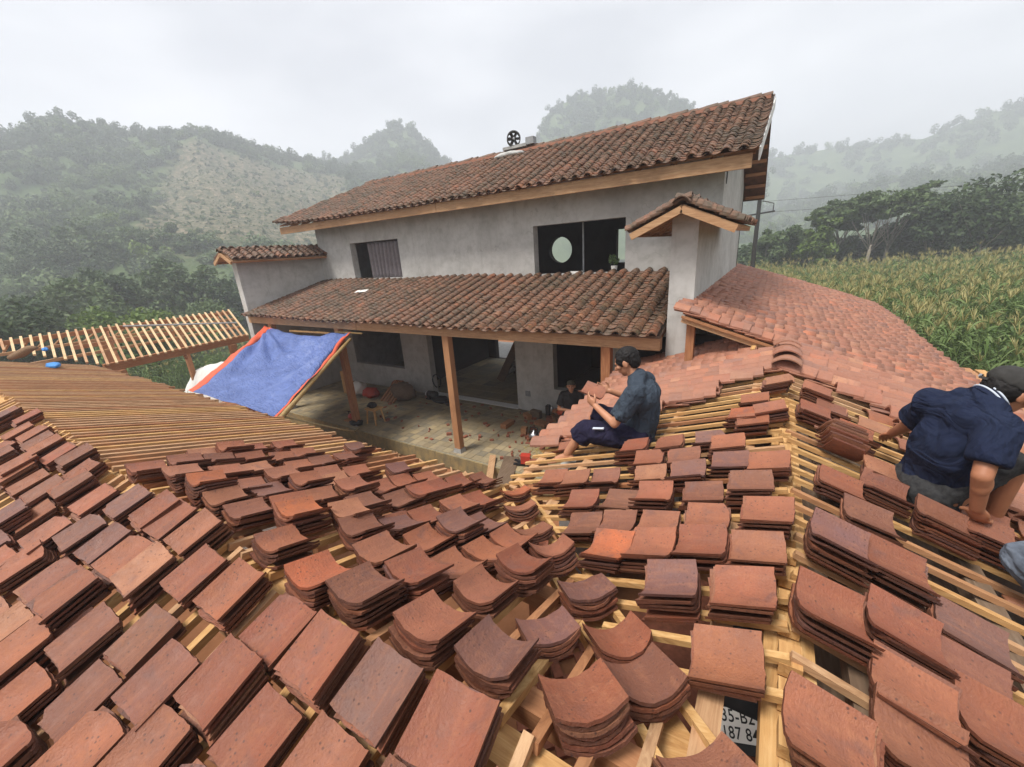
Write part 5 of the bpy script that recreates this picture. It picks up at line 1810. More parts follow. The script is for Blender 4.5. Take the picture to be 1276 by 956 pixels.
# white paper scrap on the veranda roof
tag(MB().obox((-9.75, 7.55, 3.30), (0.20, 0.03, 0.01), (-0.02, 0.08, 0.02), (0, -0.002, 0.006)).build('paper_scrap', M['paperw']), 'white scrap with a red smudge on the veranda tiles', 'paper')
# extractor fan on the ridge
fan = thing('extractor_fan', 'round extractor fan standing on a mortar patch on the ridge', 'fan', (-6.5, 10.95, RZ))
fc = Vector((-6.52, 10.90, RZ + 0.35)); fd = Vector((0.55, -0.83, 0.0)).normalized(); sd_ = Vector((fd.y, -fd.x, 0))
ringp = []
mbr = MB()
for k in range(28):
    a0, a1 = 2 * math.pi * k / 28, 2 * math.pi * (k + 1) / 28
    def pt(a, rr, q): return fc + (sd_ * math.cos(a) + Vector((0, 0, 1)) * math.sin(a)) * rr + fd * q
    for (ra, qa, rb, qb) in ((.19, -.13, .19, .06), (.19, .06, .165, .06), (.165, .06, .165, -.13), (.165, -.13, .19, -.13)):
        mbr.add([pt(a0, ra, qa), pt(a1, ra, qa), pt(a1, rb, qb), pt(a0, rb, qb)], [(0, 1, 2, 3)])
mbr.build('housing', M['iron'], fan)
for k in range(6):
    a = 2 * math.pi * k / 6
    rad = sd_ * math.cos(a) + Vector((0, 0, 1)) * math.sin(a); tg = -sd_ * math.sin(a) + Vector((0, 0, 1)) * math.cos(a)
    MB().obox(fc + rad * .095 - fd * .02, rad * .065, tg * .038 + fd * .02, fd * .004).build('blade', M['iron'], fan)
MB().lathe(fc - fd * .06, [(0, .03), (.12, .03), (.13, .02)], 12, fd).build('hub', M['steel'], fan)
MB().box((-6.85, 10.82, RZ + .10), (-6.1, 11.05, RZ + .17)).build('stand', M['conc'], fan)
MB().box((-6.12, 10.84, RZ + .13), (-5.88, 11.02, RZ + .30)).build('motor_box', M['pane'], fan)
blob('mortar_bed', (-6.6, 10.72, RZ - .06), (.45, .16, .08), M['cement'], None, None, 4, .2, None, 3, fan)
# plant pot on the upper sill
pot = thing('potted_plant', "small potted plant on the big upper window's sill", 'plant', (-2.92, YF + .1, 3.53))
MB().lathe((-2.92, YF + .1, 3.53), [(0, .05), (.12, .07), (.13, .065), (.125, .05)], 12).build('pot', M['paperw'], pot)
V, F = leaf_quads(np.random.default_rng(3), [(-2.92, YF + .1, 3.76), (-2.95, YF + .1, 3.84)], [.10, .08], 70, .045)
me = np_mesh('foliage', V - np.array((-2.92, YF + .1, 3.53)), F, M['leaf_mid']); o = bpy.data.objects.new('foliage', me); o.parent = pot; link(o)
tag(MB().box((-3.95, YF + .02, 3.532), (-3.65, YF + .16, 3.57)).build('white_tray', M['paperw']), "white tray lying on the big upper window's sill", 'tray')
tag(MB().bar((-3.72, YF + .35, 2.93), (-3.72, YF + .35, 4.6), .03, .03).build('upright_rod', M['pane']), 'grey upright rod behind the big upper window', 'rod')

# ------------------------------------------------------------------ things on the terrace
stl = thing('stool', 'small pale wooden stool by the left veranda post', 'stool', (-8.5, 6.32, 0.008))
MB().box((-8.68, 6.17, .40), (-8.32, 6.47, .44)).build('seat', M['yel0'], stl)
for sx in (-1, 1):
    for sy in (-1, 1):
        MB().bar((-8.5 + sx * .17, 6.32 + sy * .15, .01), (-8.5 + sx * .13, 6.32 + sy * .11, .40), .035, .035).build('leg', M['yel2'], stl)
blob('black_bag', (-8.55, 6.32, .50), (.14, .12, .075), M['black'], 'black bag heaped on the wooden stool', 'bag', 2)
saw = thing('power_saw', "orange power saw on a board by the left post's foot", 'saw', (-9.15, 6.15, .01))
MB().box((-9.45, 6.02, .01), (-8.95, 6.22, .045)).build('board', M['red0'], saw)
blob('body', (-9.25, 6.15, .13), (.13, .09, .085), M['redp'], None, None, 7, .2, None, 2, saw)
MB().lathe((-9.08, 6.09, .12), [(0, .10), (.012, .10)], 18, (0, 1, 0)).build('blade', M['steel'], saw)
MB().tube([(-9.35, 6.15, .16), (-9.40, 6.15, .25), (-9.25, 6.15, .26), (-9.18, 6.15, .18)], .018, 7).build('handle', M['black'], saw)
plk = MB().bar((-4.55, 6.05, .06), (-3.95, 4.95, -.10), .13, .06, (0, .2, 1)); tag(plk.build('timber_offcut', M['tan1']), 'reddish timber offcut leaning off the terrace edge beside the grey board', 'timber')
plk = MB().bar((-4.18, 6.2, .05), (-3.65, 4.85, -.06), .30, .035, (0, .2, 1)); tag(plk.build('board', M['old1']), 'weathered grey board bridging from the terrace edge', 'board')
cut = thing('chop_saw', 'small red bodied saw on black legs at the terrace edge', 'saw', (-3.75, 6.1, .01))
MB().obox((-3.78, 6.1, .16), (.09, .03, 0), (-.03, .07, 0), (0, 0, .085)).build('motor', M['redp'], cut)
MB().obox((-3.58, 6.08, .11), (.10, .02, 0), (-.02, .06, 0), (0, 0, .07)).build('gearbox', M['brick'], cut)
MB().bar((-4.05, 6.12, .06), (-3.45, 6.02, .05), .05, .035).build('base_rail', M['black'], cut)
MB().bar((-4.0, 5.98, .05), (-3.5, 6.18, .06), .05, .035).build('base_rail', M['black'], cut)
MB().bar((-3.55, 6.02, .06), (-3.62, 5.86, .012), .03, .03).build('foot', M['black'], cut)
tag(MB().tube([(-3.5, 6.08, .1), (-3.35, 6.3, .22), (-3.05, 6.38, .12), (-2.85, 6.2, .03), (-2.6, 6.0, .02)], .009, 6).build('flex_cord', M['black'], None, True), 'black power cord looping from the small red saw', 'cord')
gg = random.Random(12)
for i, (px_, py_, w_, l_, h_, mt, lab) in enumerate((
        (-5.15, 7.55, .16, .36, .11, 'red0', 'timber block nearest the middle post'), (-4.55, 7.35, .13, .13, .16, 'red0', 'squarish timber block right of the middle post'), (-3.45, 7.35, .10, .14, .34, 'red2', 'upright timber block before the bottle crate'),
        (-4.0, 6.95, .14, .18, .12, 'brick', 'brick lump in front of the kettle'), (-4.95, 8.2, .30, .12, .10, 'red0', 'flat timber offcut near the doorway'), (-4.75, 8.3, .28, .12, .20, 'old0', 'stacked dark offcuts near the doorway'),
        (-4.4, 7.95, .34, .2, .08, 'red0', 'low reddish offcut among the kitchen things'), (-4.3, 8.2, .18, .2, .13, 'brick', 'brick lump beside the thermos'))):
    a = gg.uniform(-.6, .6)
    o = MB().obox((px_, py_, .012 + h_ / 2), (math.cos(a) * w_ / 2, math.sin(a) * w_ / 2, 0), (-math.sin(a) * l_ / 2, math.cos(a) * l_ / 2, 0), (0, 0, h_ / 2)).build('offcut', M[mt])
    tag(o, lab, 'offcut', 'offcuts and lumps on the terrace')
kt = thing('kettle', 'round steel kettle on the terrace floor', 'kettle', (-4.2, 7.2, .01))
MB().lathe((-4.2, 7.2, .01), [(0, .10), (.05, .135), (.12, .13), (.18, .085), (.2, .03), (.23, .025), (.24, .01)], 18).build('body', M['steel'], kt, True)
MB().tube([(-4.08, 7.2, .10), (-3.98, 7.2, .16), (-3.94, 7.2, .21)], [.028, .02, .014], 8).build('spout', M['steel'], kt)
MB().tube([(-4.31, 7.2, .17), (-4.29, 7.2, .30), (-4.11, 7.2, .30), (-4.09, 7.2, .17)], .01, 6).build('handle', M['black'], kt)
blob('rice_bag', (-4.0, 7.75, .10), (.15, .11, .10), M['paperw'], 'crumpled white bag behind the kettle', 'bag', 6)
th_ = thing('thermos', 'steel flask standing in a dark holder by the pier', 'flask', (-4.35, 8.4, .01))
MB().lathe((-4.35, 8.4, .01), [(0, .05), (.26, .05), (.29, .035), (.33, .035)], 14).build('body', M['steel'], th_, True)
MB().box((-4.50, 8.34, .01), (-4.41, 8.46, .36)).build('holder', M['iron'], th_)
bk_ = thing('basket', 'dark wicker basket of scraps by the pier', 'basket', (-3.95, 8.2, .01))
MB().lathe((-3.95, 8.2, .01), [(0, .2), (.26, .27), (.265, .24), (.03, .18)], 16).build('tub', M['old0'], bk_)
for k in range(16):
    a = 2 * math.pi * k / 16
    MB().bar((-3.95 + .205 * math.cos(a), 8.2 + .205 * math.sin(a), .02), (-3.95 + .275 * math.cos(a), 8.2 + .275 * math.sin(a), .27), .03, .012).build('slat', M['red2'], bk_)
for i in range(7):
    bx, by = -3.55 + .12 * (i % 4) + gg.uniform(-.02, .02), 8.05 + .14 * (i // 4)
    b = MB().lathe((bx, by, .01), [(0, .042), (.19, .042), (.25, .016), (.31, .015)], 10).build('bottle', M['green'], None, True)
    tag(b, 'dark green glass bottle standing by the pier under the window', 'bottle', 'green bottles by the pier')
for i, (c, r_, mt, lab) in enumerate((((-3.95, 8.2, .33), (.15, .12, .09), 'orange', 'orange lump lying on the wicker basket'), ((-4.12, 8.25, .30), (.14, .1, .07), 'red0', 'reddish scrap on the left of the wicker basket'), ((-3.45, 8.4, .42), (.13, .1, .1), 'brick', 'brown lump on top of the bottles'), ((-3.30, 8.25, .2), (.14, .14, .2), 'old0', 'dark sack right of the bottles'))):
    blob('bundle', c, r_, M[mt], lab, 'bundle', 20 + i)
tag(MB().bar((-3.88, 8.15, .2), (-3.52, 8.3, .78), .06, .05).build('stick', M['red2']), 'reddish stick propped out of the wicker basket', 'stick')
# straw scraps
sv = MB()
for _ in range(160):
    x, y = -3.6 + gg.gauss(0, .28), 6.95 + gg.gauss(0, .18); a = gg.uniform(0, 3.14); l_ = gg.uniform(.06, .16)
    sv.bar((x - math.cos(a) * l_, y - math.sin(a) * l_, .014 + gg.uniform(0, .02)), (x + math.cos(a) * l_, y + math.sin(a) * l_, .014 + gg.uniform(0, .02)), .008, .005)
o = sv.build('straw', M['straw']); tag(o, 'yellow straw scraps scattered on the terrace', None, None, 'stuff')
sc = MB()
for _ in range(150):
    x, y = gg.uniform(-9.3, -2.4), gg.uniform(6.1, 8.5)
    if gg.random() < .5: x = gg.gauss(-4.2, .7); y = gg.gauss(7.4, .5)
    if not (5.95 < y < 8.55 and -9.4 < x < -2.0): continue
    a = gg.uniform(0, 3.14); l_ = gg.uniform(.015, .06); h_ = gg.uniform(.006, .03)
    sc.obox((x, y, .010 + h_), (math.cos(a) * l_, math.sin(a) * l_, 0), (-math.sin(a) * l_ * .6, math.cos(a) * l_ * .6, 0), (0, 0, h_))
o = sc.build('debris', M['brick']); tag(o, 'broken tile crumbs and chips scattered over the terrace', None, None, 'stuff')
# heap behind the left post, bags and a dark machine
for i, (c, r_, mt, lab) in enumerate((((-10.9, 7.7, .22), (.28, .22, .24), 'paperw', 'white bag slumped behind the tarpaulin edge'), ((-10.35, 7.7, .16), (.3, .22, .18), 'redp', 'red sack right of the white bag'), ((-9.1, 7.9, .28), (.42, .28, .3), 'old0', 'dark heaped bundle behind the left post'),
                                      ((-9.7, 8.3, .2), (.35, .22, .24), 'brick', 'reddish bundle against the wall behind the left post'), ((-7.9, 8.2, .09), (.3, .18, .10), 'black', 'black tool bag left of the doorway'), ((-7.45, 8.15, .07), (.22, .16, .08), 'iron', 'dark lump right of the black tool bag'))):
    blob('bundle', c, r_, M[mt], lab, 'bundle', 40 + i)
for k in range(5):
    x = -9.75 + .13 * k
    o = MB().bar((x, 7.55, .02), (x + .16, 8.1, .52), .09, .03).build('leaning_board', M['red1'])
    tag(o, 'reddish board leaning on the heap behind the left post', 'board', 'boards leaning behind the left post')
mc = thing('pump', 'dark pump with hose coils left of the doorway', 'pump', (-8.25, 8.3, .01))
MB().lathe((-8.45, 8.3, .16), [(0, .11), (.3, .11), (.32, .07)], 14, (1, 0, 0)).build('body', M['iron'], mc, True)
MB().box((-8.5, 8.2, .01), (-8.1, 8.4, .05)).build('base', M['black'], mc)
MB().tube([(-8.2 + .16 * math.cos(t), 8.45, .55 + .2 * math.sin(t)) for t in np.linspace(-1.2, 4.6, 18)], .02, 7).build('hose', M['black'], mc, True)
MB().lathe((-8.55, 8.3, .16), [(0, .06), (.03, .075)], 12, (1, 0, 0)).build('front_cap', M['paperw'], mc)
tag(MB().box((-11.6, 7.6, .01), (-11.3, 7.7, .75)).build('plank', M['yel2']), 'pale plank end standing behind the bamboo pole', 'plank')
blob('bundle', (-8.9, 5.6 + .4, .08), (.2, .14, .09), M['black'], 'black rags by the bamboo pole foot', 'rag', 61)
# debris strip between the terrace and the front wing
dv = MB()
for _ in range(420):
    x, y = gg.uniform(-11, -2.6), gg.uniform(4.2, 5.72); a = gg.uniform(0, 3.14); l_ = gg.uniform(.05, .16)
    if gg.random() < .5:
        dv.obox((x, y, -.31), (math.cos(a) * l_, math.sin(a) * l_, gg.uniform(-.03, .03)), (-math.sin(a) * l_ * .5, math.cos(a) * l_ * .5, .01), (0, 0, .012))
    else:
        dv.bar((x - math.cos(a) * l_, y - math.sin(a) * l_, -.33), (x + math.cos(a) * l_ * 1.5, y + math.sin(a) * l_ * 1.5, -.29), .035, .02)
o = dv.build('rubble', M['tan0']); tag(o, 'broken tile and wood rubble along the terrace foot', None, None, 'stuff')

# motorbike plate and tail glimpsed between the battens
mbk = thing('motorbike', 'parked motorbike seen through the battens with a white number plate', 'motorbike', (0.14, 1.9, -0.34))
PC = Vector((0.115, 1.885, 1.52))
view = (Vector((0, 0, HCAM)) - PC).normalized()
pn = Vector((-0.03, -0.50, 0.86)).normalized()
px = Vector((0.94, 0.34, 0)); px = (px - pn * px.dot(pn)).normalized(); py = pn.cross(px)
MB().obox(PC, px * .105, py * .075, pn * .004).build('number_plate', M['paperw'], mbk)


def lettering(txt, c, size, mat, parent, name):
    cu_ = bpy.data.curves.new(name, 'FONT')
    cu_.body = txt; cu_.size = size; cu_.align_x = 'CENTER'; cu_.align_y = 'CENTER'; cu_.extrude = 0.0015; cu_.offset = 0.0008; cu_.space_character = 1.05
    tmp = bpy.data.objects.new(name, cu_)
    COL.objects.link(tmp)
    bpy.context.view_layer.update()
    dg = bpy.context.evaluated_depsgraph_get()
    me = bpy.data.meshes.new_from_object(tmp.evaluated_get(dg))
    bpy.data.objects.remove(tmp)
    me.materials.clear(); me.materials.append(mat)
    m4 = Matrix((px * .82, py, pn)).transposed().to_4x4(); m4.translation = c
    place(name, me, m4, parent)


lettering('35-B2', PC + py * .036 + pn * .0055, .082, M['black'], mbk, 'plate_number')
lettering('187 84', PC - py * .038 + pn * .0055, .076, M['black'], mbk, 'plate_number')
fd_ = Vector((0.05, 0.9, 0)).normalized()
MB().obox(PC - pn * .03 - py * .03, px * .075, py * .09, pn * .02).build('mudguard', M['black'], mbk)
MB().obox(PC + py * .10 - pn * .05, px * .03, py * .015, pn * .02).build('tail_light', M['redp'], mbk)
bs = Vector((PC.x, PC.y, 0))
# the bike stands on the raised bay floor
MB().box((PC.x - .9, PC.y - .5, -.34), (PC.x + .9, PC.y + 1.9, .72)).build('plinth_floor', M['brick'], None)
for o in list(bpy.data.objects):
    if o.name.startswith('plinth_floor'): tag(o, kind='structure'); o['label'] = 'raised brick bay floor under the right wing'
for yy in (0.38, 1.58):
    w_ = MB()
    for k in range(24):
        a0, a1 = 2 * math.pi * k / 24, 2 * math.pi * (k + 1) / 24
        c = Vector((PC.x, PC.y + yy, 1.0))
        def q_(a, rr, xx): return c + Vector((xx, math.cos(a) * rr, math.sin(a) * rr))
        for (ra, xa, rb, xb) in ((.27, -.035, .27, .035), (.27, .035, .21, .03), (.21, .03, .21, -.03), (.21, -.03, .27, -.035)):
            w_.add([q_(a0, ra, xa), q_(a1, ra, xa), q_(a1, rb, xb), q_(a0, rb, xb)], [(0, 1, 2, 3)])
    wo = w_.build('wheel', M['black'], mbk)
    for k in range(8):
        a = 2 * math.pi * k / 8
        MB().bar(c, c + Vector((0, math.cos(a), math.sin(a))) * .21, .012, .012).build('spoke', M['steel'], wo)
MB().tube([(PC.x, PC.y + .05, 1.52), (PC.x, PC.y + .5, 1.55), (PC.x, PC.y + .75, 1.5)], [.10, .13, .10], 9).build('saddle', M['black'], mbk, True)
MB().tube([(PC.x, PC.y + .38, 1.0), (PC.x, PC.y + .8, 1.15), (PC.x, PC.y + 1.25, 1.5), (PC.x, PC.y + 1.58, 1.0)], .04, 8).build('frame', M['redp'], mbk)
MB().tube([(PC.x - .32, PC.y + 1.1, 1.72), (PC.x, PC.y + 1.28, 1.62), (PC.x + .32, PC.y + 1.1, 1.72)], .018, 7).build('handlebar', M['black'], mbk)

# sawn timber lying on a low brick wall beyond the right eave
bwl = thing('brick_wall', 'low brick wall carrying sawn timber beyond the pink roof', 'wall', (3.4, 8.5, -.35))
bb = MB(); bb.box((-.1, -.05, 0), (.1, .05, .06)); BBm = bb.mesh('brick', M['brick'])
for r_ in range(23):
    for k in range(26):
        place('brick', BBm, Matrix.Translation((3.4 + gg.uniform(-.004, .004), 6.0 + k * .21 + (.105 if r_ % 2 else 0), -.36 + r_ * .068)) @ Matrix.Rotation(R(90), 4, 'Z'), bwl) if r_ > 15 else None
MB().box((3.352, 5.9, -.36), (3.448, 11.4, -.36 + 16 * .068 - .004)).build('wall_base', M['brick'], bwl)
for k, (dx, dz, mm) in enumerate(((-.12, .0, 'tan1'), (.03, .0, 'old1'), (.18, .01, 'tan1'), (-.05, .09, 'red1'), (.12, .095, 'yel1'))):
    o = MB().bar((3.38 + dx, 6.0 + .2 * k, 1.30 + dz), (3.36 + dx, 11.2 - .1 * k, 1.27 + dz), .13, .08).build('sawn_plank', M[mm])
    tag(o, ('tan sawn plank on the inner side of the brick wall', 'grey sawn plank lying in the middle on the brick wall', 'tan sawn plank on the field side of the brick wall', 'reddish sawn plank topmost on the inner side', 'pale sawn plank topmost on the field side')[k], 'plank', 'sawn planks on the brick wall')
# ------------------------------------------------------------------ people


class Body:
    """closed shapes that are fused into one continuous skin"""

    def __init__(s): s.m = MB()

    def cap(s, p0, p1, r0, r1, n=14, flat0=False, flat1=False, squash=None):
        p0, p1 = Vector(p0), Vector(p1)
        d = p1 - p0; L = max(d.length, 1e-5); d = d / L
        a = d.cross(Vector((0, 0, 1)) if abs(d.z) < .9 else Vector((1, 0, 0))).normalized(); c = d.cross(a)
        prof = []
        if not flat0:
            for k in range(1, 5):
                t = math.pi / 2 * k / 5
                prof.append((-r0 * math.cos(t), r0 * math.sin(t)))
        prof.append((0, r0))
        for k in range(1, 5): prof.append((L * k / 5, r0 + (r1 - r0) * k / 5))
        prof.append((L, r1))
        if not flat1:
            for k in range(1, 5):
                t = math.pi / 2 * k / 5
                prof.append((L + r1 * math.sin(t), r1 * math.cos(t)))
        b = len(s.m.v)
        for z, r_ in prof:
            for k in range(n):
                t = 2 * math.pi * k / n
                o = (a * math.cos(t) + c * math.sin(t)) * r_
                if squash: o = o - squash[0] * (o.dot(squash[0]) * (1 - squash[1]))
                s.m.v.append(tuple(p0 + d * z + o))
        m = len(prof)
        s.m.v.append(tuple(p0 + d * (0 if flat0 else -r0))); i0 = len(s.m.v) - 1
        s.m.v.append(tuple(p1 + d * (0 if flat1 else r1))); i1 = len(s.m.v) - 1
        for i in range(m - 1):
            for k in range(n):
                q = (k + 1) % n
                s.m.f.append((b + i * n + k, b + i * n + q, b + (i + 1) * n + q, b + (i + 1) * n + k))
        for k in range(n):
            q = (k + 1) % n
            s.m.f.append((i0, b + q, b + k)); s.m.f.append((i1, b + (m - 1) * n + k, b + (m - 1) * n + q))
        return s

    def chain(s, pts, rs, **kw):
        for i in range(len(pts) - 1): s.cap(pts[i], pts[i + 1], rs[i], rs[i + 1], **kw)
        return s

    def ell(s, c, r_, ax=None, n=14):
        c = Vector(c)
        A = ax or (Vector((1, 0, 0)), Vector((0, 1, 0)), Vector((0, 0, 1)))
        b = len(s.m.v)
        for i in range(1, n):
            th = math.pi * i / n
            for k in range(n):
                ph = 2 * math.pi * k / n
                s.m.v.append(tuple(c + A[0] * (r_[0] * math.sin(th) * math.cos(ph)) + A[1] * (r_[1] * math.sin(th) * math.sin(ph)) + A[2] * (r_[2] * math.cos(th))))
        s.m.v.append(tuple(c + A[2] * r_[2])); s.m.v.append(tuple(c - A[2] * r_[2]))
        t0, t1 = len(s.m.v) - 2, len(s.m.v) - 1
        for i in range(n - 2):
            for k in range(n):
                q = (k + 1) % n
                s.m.f.append((b + i * n + k, b + (i + 1) * n + k, b + (i + 1) * n + q, b + i * n + q))
        for k in range(n):
            q = (k + 1) % n
            s.m.f.append((t0, b + k, b + q)); s.m.f.append((t1, b + (n - 2) * n + q, b + (n - 2) * n + k))
        return s

    def fuse(s, name, mat, parent, voxel=0.007, smooth=4, wrinkle=0.0, wscale=14, seed=0, stretch=None):
        me0 = s.m.mesh('tmp', None)
        o = bpy.data.objects.new('tmp', me0); link(o)
        rm = o.modifiers.new('r', 'REMESH'); rm.mode = 'VOXEL'; rm.voxel_size = voxel; rm.use_smooth_shade = True
        sm = o.modifiers.new('s', 'SMOOTH'); sm.iterations = smooth; sm.factor = .5
        bpy.context.view_layer.update()
        dg = bpy.context.evaluated_depsgraph_get()
        me = bpy.data.meshes.new_from_object(o.evaluated_get(dg))
        bpy.data.objects.remove(o)
        me.name = name
        if wrinkle:
            nv = len(me.vertices)
            co = np.empty(nv * 3, np.float32); me.vertices.foreach_get('co', co); co = co.reshape(-1, 3)
            no = np.empty(nv * 3, np.float32); me.vertex_normals.foreach_get('vector', no); no = no.reshape(-1, 3)
            st_ = stretch or (1, 1, 1)
            for i in range(nv):
                p = Vector((co[i][0] * st_[0], co[i][1] * st_[1], co[i][2] * st_[2])) * wscale
                w_ = mnoise.noise(p + Vector((seed, 0, 0)) + mnoise.noise_vector(p * .5) * 0.8)
                co[i] += no[i] * (wrinkle * (1 - abs(w_) * 2.4))
            me.vertices.foreach_set('co', co.ravel())
        o0 = org(parent)
        me.transform(Matrix.Translation(-o0))
        me.materials.clear(); me.materials.append(mat)
        me.polygons.foreach_set('use_smooth', [True] * len(me.polygons))
        me.update()
        r_ = bpy.data.objects.new(name, me); r_.parent = parent; link(r_); ORG[r_.name] = o0
        return r_


def head(b, c, f, u, s=1.0):
    """skull, jaw, nose, ears, brow; c = centre of the head"""
    c, f, u = Vector(c), Vector(f).normalized(), Vector(u).normalized()
    u = (u - f * u.dot(f)).normalized(); r_ = f.cross(u)
    A = (r_, f, u)
    b.ell(c + u * .022 * s - f * .008 * s, (.074 * s, .094 * s, .090 * s), A)
    b.ell(c - u * .038 * s + f * .022 * s, (.058 * s, .066 * s, .064 * s), A)
    b.ell(c - u * .078 * s + f * .052 * s, (.030 * s, .026 * s, .026 * s), A)
    b.cap(c + u * .010 * s + f * .084 * s, c - u * .024 * s + f * .104 * s, .009 * s, .014 * s)
    b.ell(c + u * .022 * s + f * .076 * s, (.052 * s, .016 * s, .012 * s), A)
    b.ell(c - u * .052 * s + f * .082 * s, (.024 * s, .012 * s, .010 * s), A)
    for q in (-1, 1):
        b.ell(c + r_ * q * .048 * s - u * .012 * s + f * .058 * s, (.026 * s, .024 * s, .022 * s), A)
        b.ell(c + r_ * q * .078 * s - u * .004 * s - f * .006 * s, (.011 * s, .022 * s, .032 * s), A)
    return c, r_, f, u


def hand(b, wrist, d, nrm, thumb, s=1.0, curl=0.5):
    """palm, four unequal bent fingers and a thumb. d: towards the fingertips, nrm: out of the palm, thumb: side of the thumb"""
    wrist, d, nrm = Vector(wrist), Vector(d).normalized(), Vector(nrm)
    nrm = (nrm - d * nrm.dot(d)).normalized()
    sd = d.cross(nrm).normalized()
    if sd.dot(Vector(thumb)) < 0: sd = -sd
    A = (sd, d, nrm)
    pc = wrist + d * .048 * s
    b.ell(pc, (.040 * s, .052 * s, .016 * s), A)
    b.ell(wrist + d * .012 * s, (.027 * s, .03 * s, .019 * s), A)
    for k, L in enumerate((.066, .074, .069, .053)):
        o = (0.029 - k * .0195) * s
        p0 = pc + sd * o + d * .036 * s
        a1 = curl * (.7 + .12 * k)
        d1 = (d * math.cos(a1) + nrm * math.sin(a1) + sd * (0.06 * (1.5 - k))).normalized()
        p1 = p0 + d1 * L * .48 * s
        d2 = (d * math.cos(a1 * 2.1) + nrm * math.sin(a1 * 2.1)).normalized()
        p2 = p1 + d2 * L * .32 * s
        d3 = (d * math.cos(a1 * 2.9) + nrm * math.sin(a1 * 2.9)).normalized()
        p3 = p2 + d3 * L * .24 * s
        b.chain([p0, p1, p2, p3], [.0092 * s, .0084 * s, .0077 * s, .0064 * s], n=9)
    t0 = wrist + d * .024 * s + sd * .026 * s
    t1 = t0 + (sd * .8 + d * .5 + nrm * .35).normalized() * .036 * s
    t2 = t1 + (sd * .25 + d * .9 + nrm * .5).normalized() * .032 * s
    b.chain([t0, t1, t2], [.013 * s, .0105 * s, .0085 * s], n=9)


def foot(b, ankle, toe, s=1.0, up=(0, 0, 1)):
    ankle, toe = Vector(ankle), Vector(toe)
    d = (toe - ankle); L = d.length; d.normalize()
    b.cap(ankle - Vector(up) * .03, ankle + d * L * .45 - Vector(up) * .05, .038 * s, .034 * s)
    b.cap(ankle - d * .035 - Vector(up) * .045, ankle + d * L * .5 - Vector(up) * .055, .030 * s, .036 * s)
    sd = d.cross(Vector(up)).normalized()
    for k in range(5):
        q = (k - 2) * .016
        b.cap(ankle + d * L * .5 + sd * q * 1.1 - Vector(up) * .06, ankle + d * (L - .012 * abs(k - 1)) + sd * q * 1.25 - Vector(up) * .068, .019 * s, .012 * s, n=9)


def eyes(c, r_, f, u, s, parent):
    for q in (-1, 1):
        e = Body().ell(c + r_ * q * .031 * s + u * .006 * s + f * .083 * s, (.013 * s, .006 * s, .006 * s), (r_, f, u), 8)
        e.m.build('eye', M['black'], parent, True)


# --- seated man on the courtyard slope, looking at the tile in his hands
p = thing('person', 'man in a slate blue polo shirt seated on the battens holding up a tile', 'person', (-0.88, 3.2, 2.42))
X, Yc = 0.0, 3.22
pel = Vector((-0.86, 3.22, 2.545)); chest = Vector((-0.80, 3.22, 2.86)); neck = Vector((-0.862, 3.22, 3.045))
hc = Vector((-0.955, 3.215, 3.165)); hf = Vector((-0.86, -0.06, -0.42)); hu = Vector((-0.38, 0, 0.92))
shl, shr = Vector((-0.83, 3.03, 2.955)), Vector((-0.85, 3.41, 2.955))
ell_, wrl = Vector((-0.965, 2.955, 2.715)), Vector((-1.165, 3.06, 2.80))
elr, wrr = Vector((-0.99, 3.50, 2.74)), Vector((-1.155, 3.40, 2.825))
knl, anl, tol = Vector((-1.285, 3.08, 2.535)), Vector((-1.43, 3.04, 2.30)), Vector((-1.62, 3.03, 2.245))
knr, anr, tor = Vector((-1.27, 3.36, 2.60)), Vector((-1.40, 3.40, 2.33)), Vector((-1.58, 3.41, 2.27))
b = Body()
hd = head(b, hc, hf, hu, 1.02)
b.cap(neck - Vector((-.02, 0, .06)), hc - Vector((-.02, 0, .03)), .058, .052)
b.cap(shl, ell_, .045, .038).cap(ell_, wrl, .037, .026)
b.cap(shr, elr, .045, .038).cap(elr, wrr, .037, .026)
b.cap(chest - Vector((0, 0, .03)), pel, .075, .08).cap(shl - Vector((0, 0, .02)), shr - Vector((0, 0, .02)), .042, .042)
b.cap(pel + Vector((0, -.09, 0)), knl, .085, .055).cap(knl, anl, .052, .036)
b.cap(pel + Vector((0, .09, 0)), knr, .085, .055).cap(knr, anr, .052, .036)
foot(b, anl, tol); foot(b, anr, tor)
hand(b, wrl, (-.75, .25, .45), (-.2, .75, .35), (.1, .2, 1), 1.0, .55)
hand(b, wrr, (-.80, -.25, .30), (-.2, -.75, .45), (.1, -.2, 1), 1.0, .55)
b.fuse('body', M['skin'], p, 0.006, 3)
eyes(*hd, 1.02, p)
s_ = Body()
s_.chain([chest + Vector((.0, 0, .02)), Vector((-0.79, 3.22, 2.72)), Vector((-0.83, 3.22, 2.535))], [.150, .148, .155], n=20, squash=(Vector((1, 0, 0)), .74))
s_.ell(chest + Vector((-.010, 0, .03)), (.125, .205, .13))
s_.ell(shl, (.072, .076, .072)).ell(shr, (.072, .076, .072)).cap(shl, shl + (ell_ - shl) * .80, .080, .070, flat1=True).cap(shr, shr + (elr - shr) * .80, .080, .070, flat1=True)
s_.cap(shl + Vector((0, .03, .0)), neck, .066, .068).cap(shr + Vector((0, -.03, .0)), neck, .066, .068)
s_.cap(Vector((-.835, 3.22, 2.56)), Vector((-.84, 3.22, 2.475)), .165, .16, flat1=True, squash=(Vector((1, 0, 0)), .8), n=20)
s_.fuse('shirt', M['shirt_teal'], p, 0.008, 9, 0.013, 10, 3, (1.2, 1, .5))
c_ = Body(); nk = (hc - neck).normalized()
c_.cap(neck - nk * .03, neck + nk * .030, .078, .068, flat0=True, flat1=True, n=20)
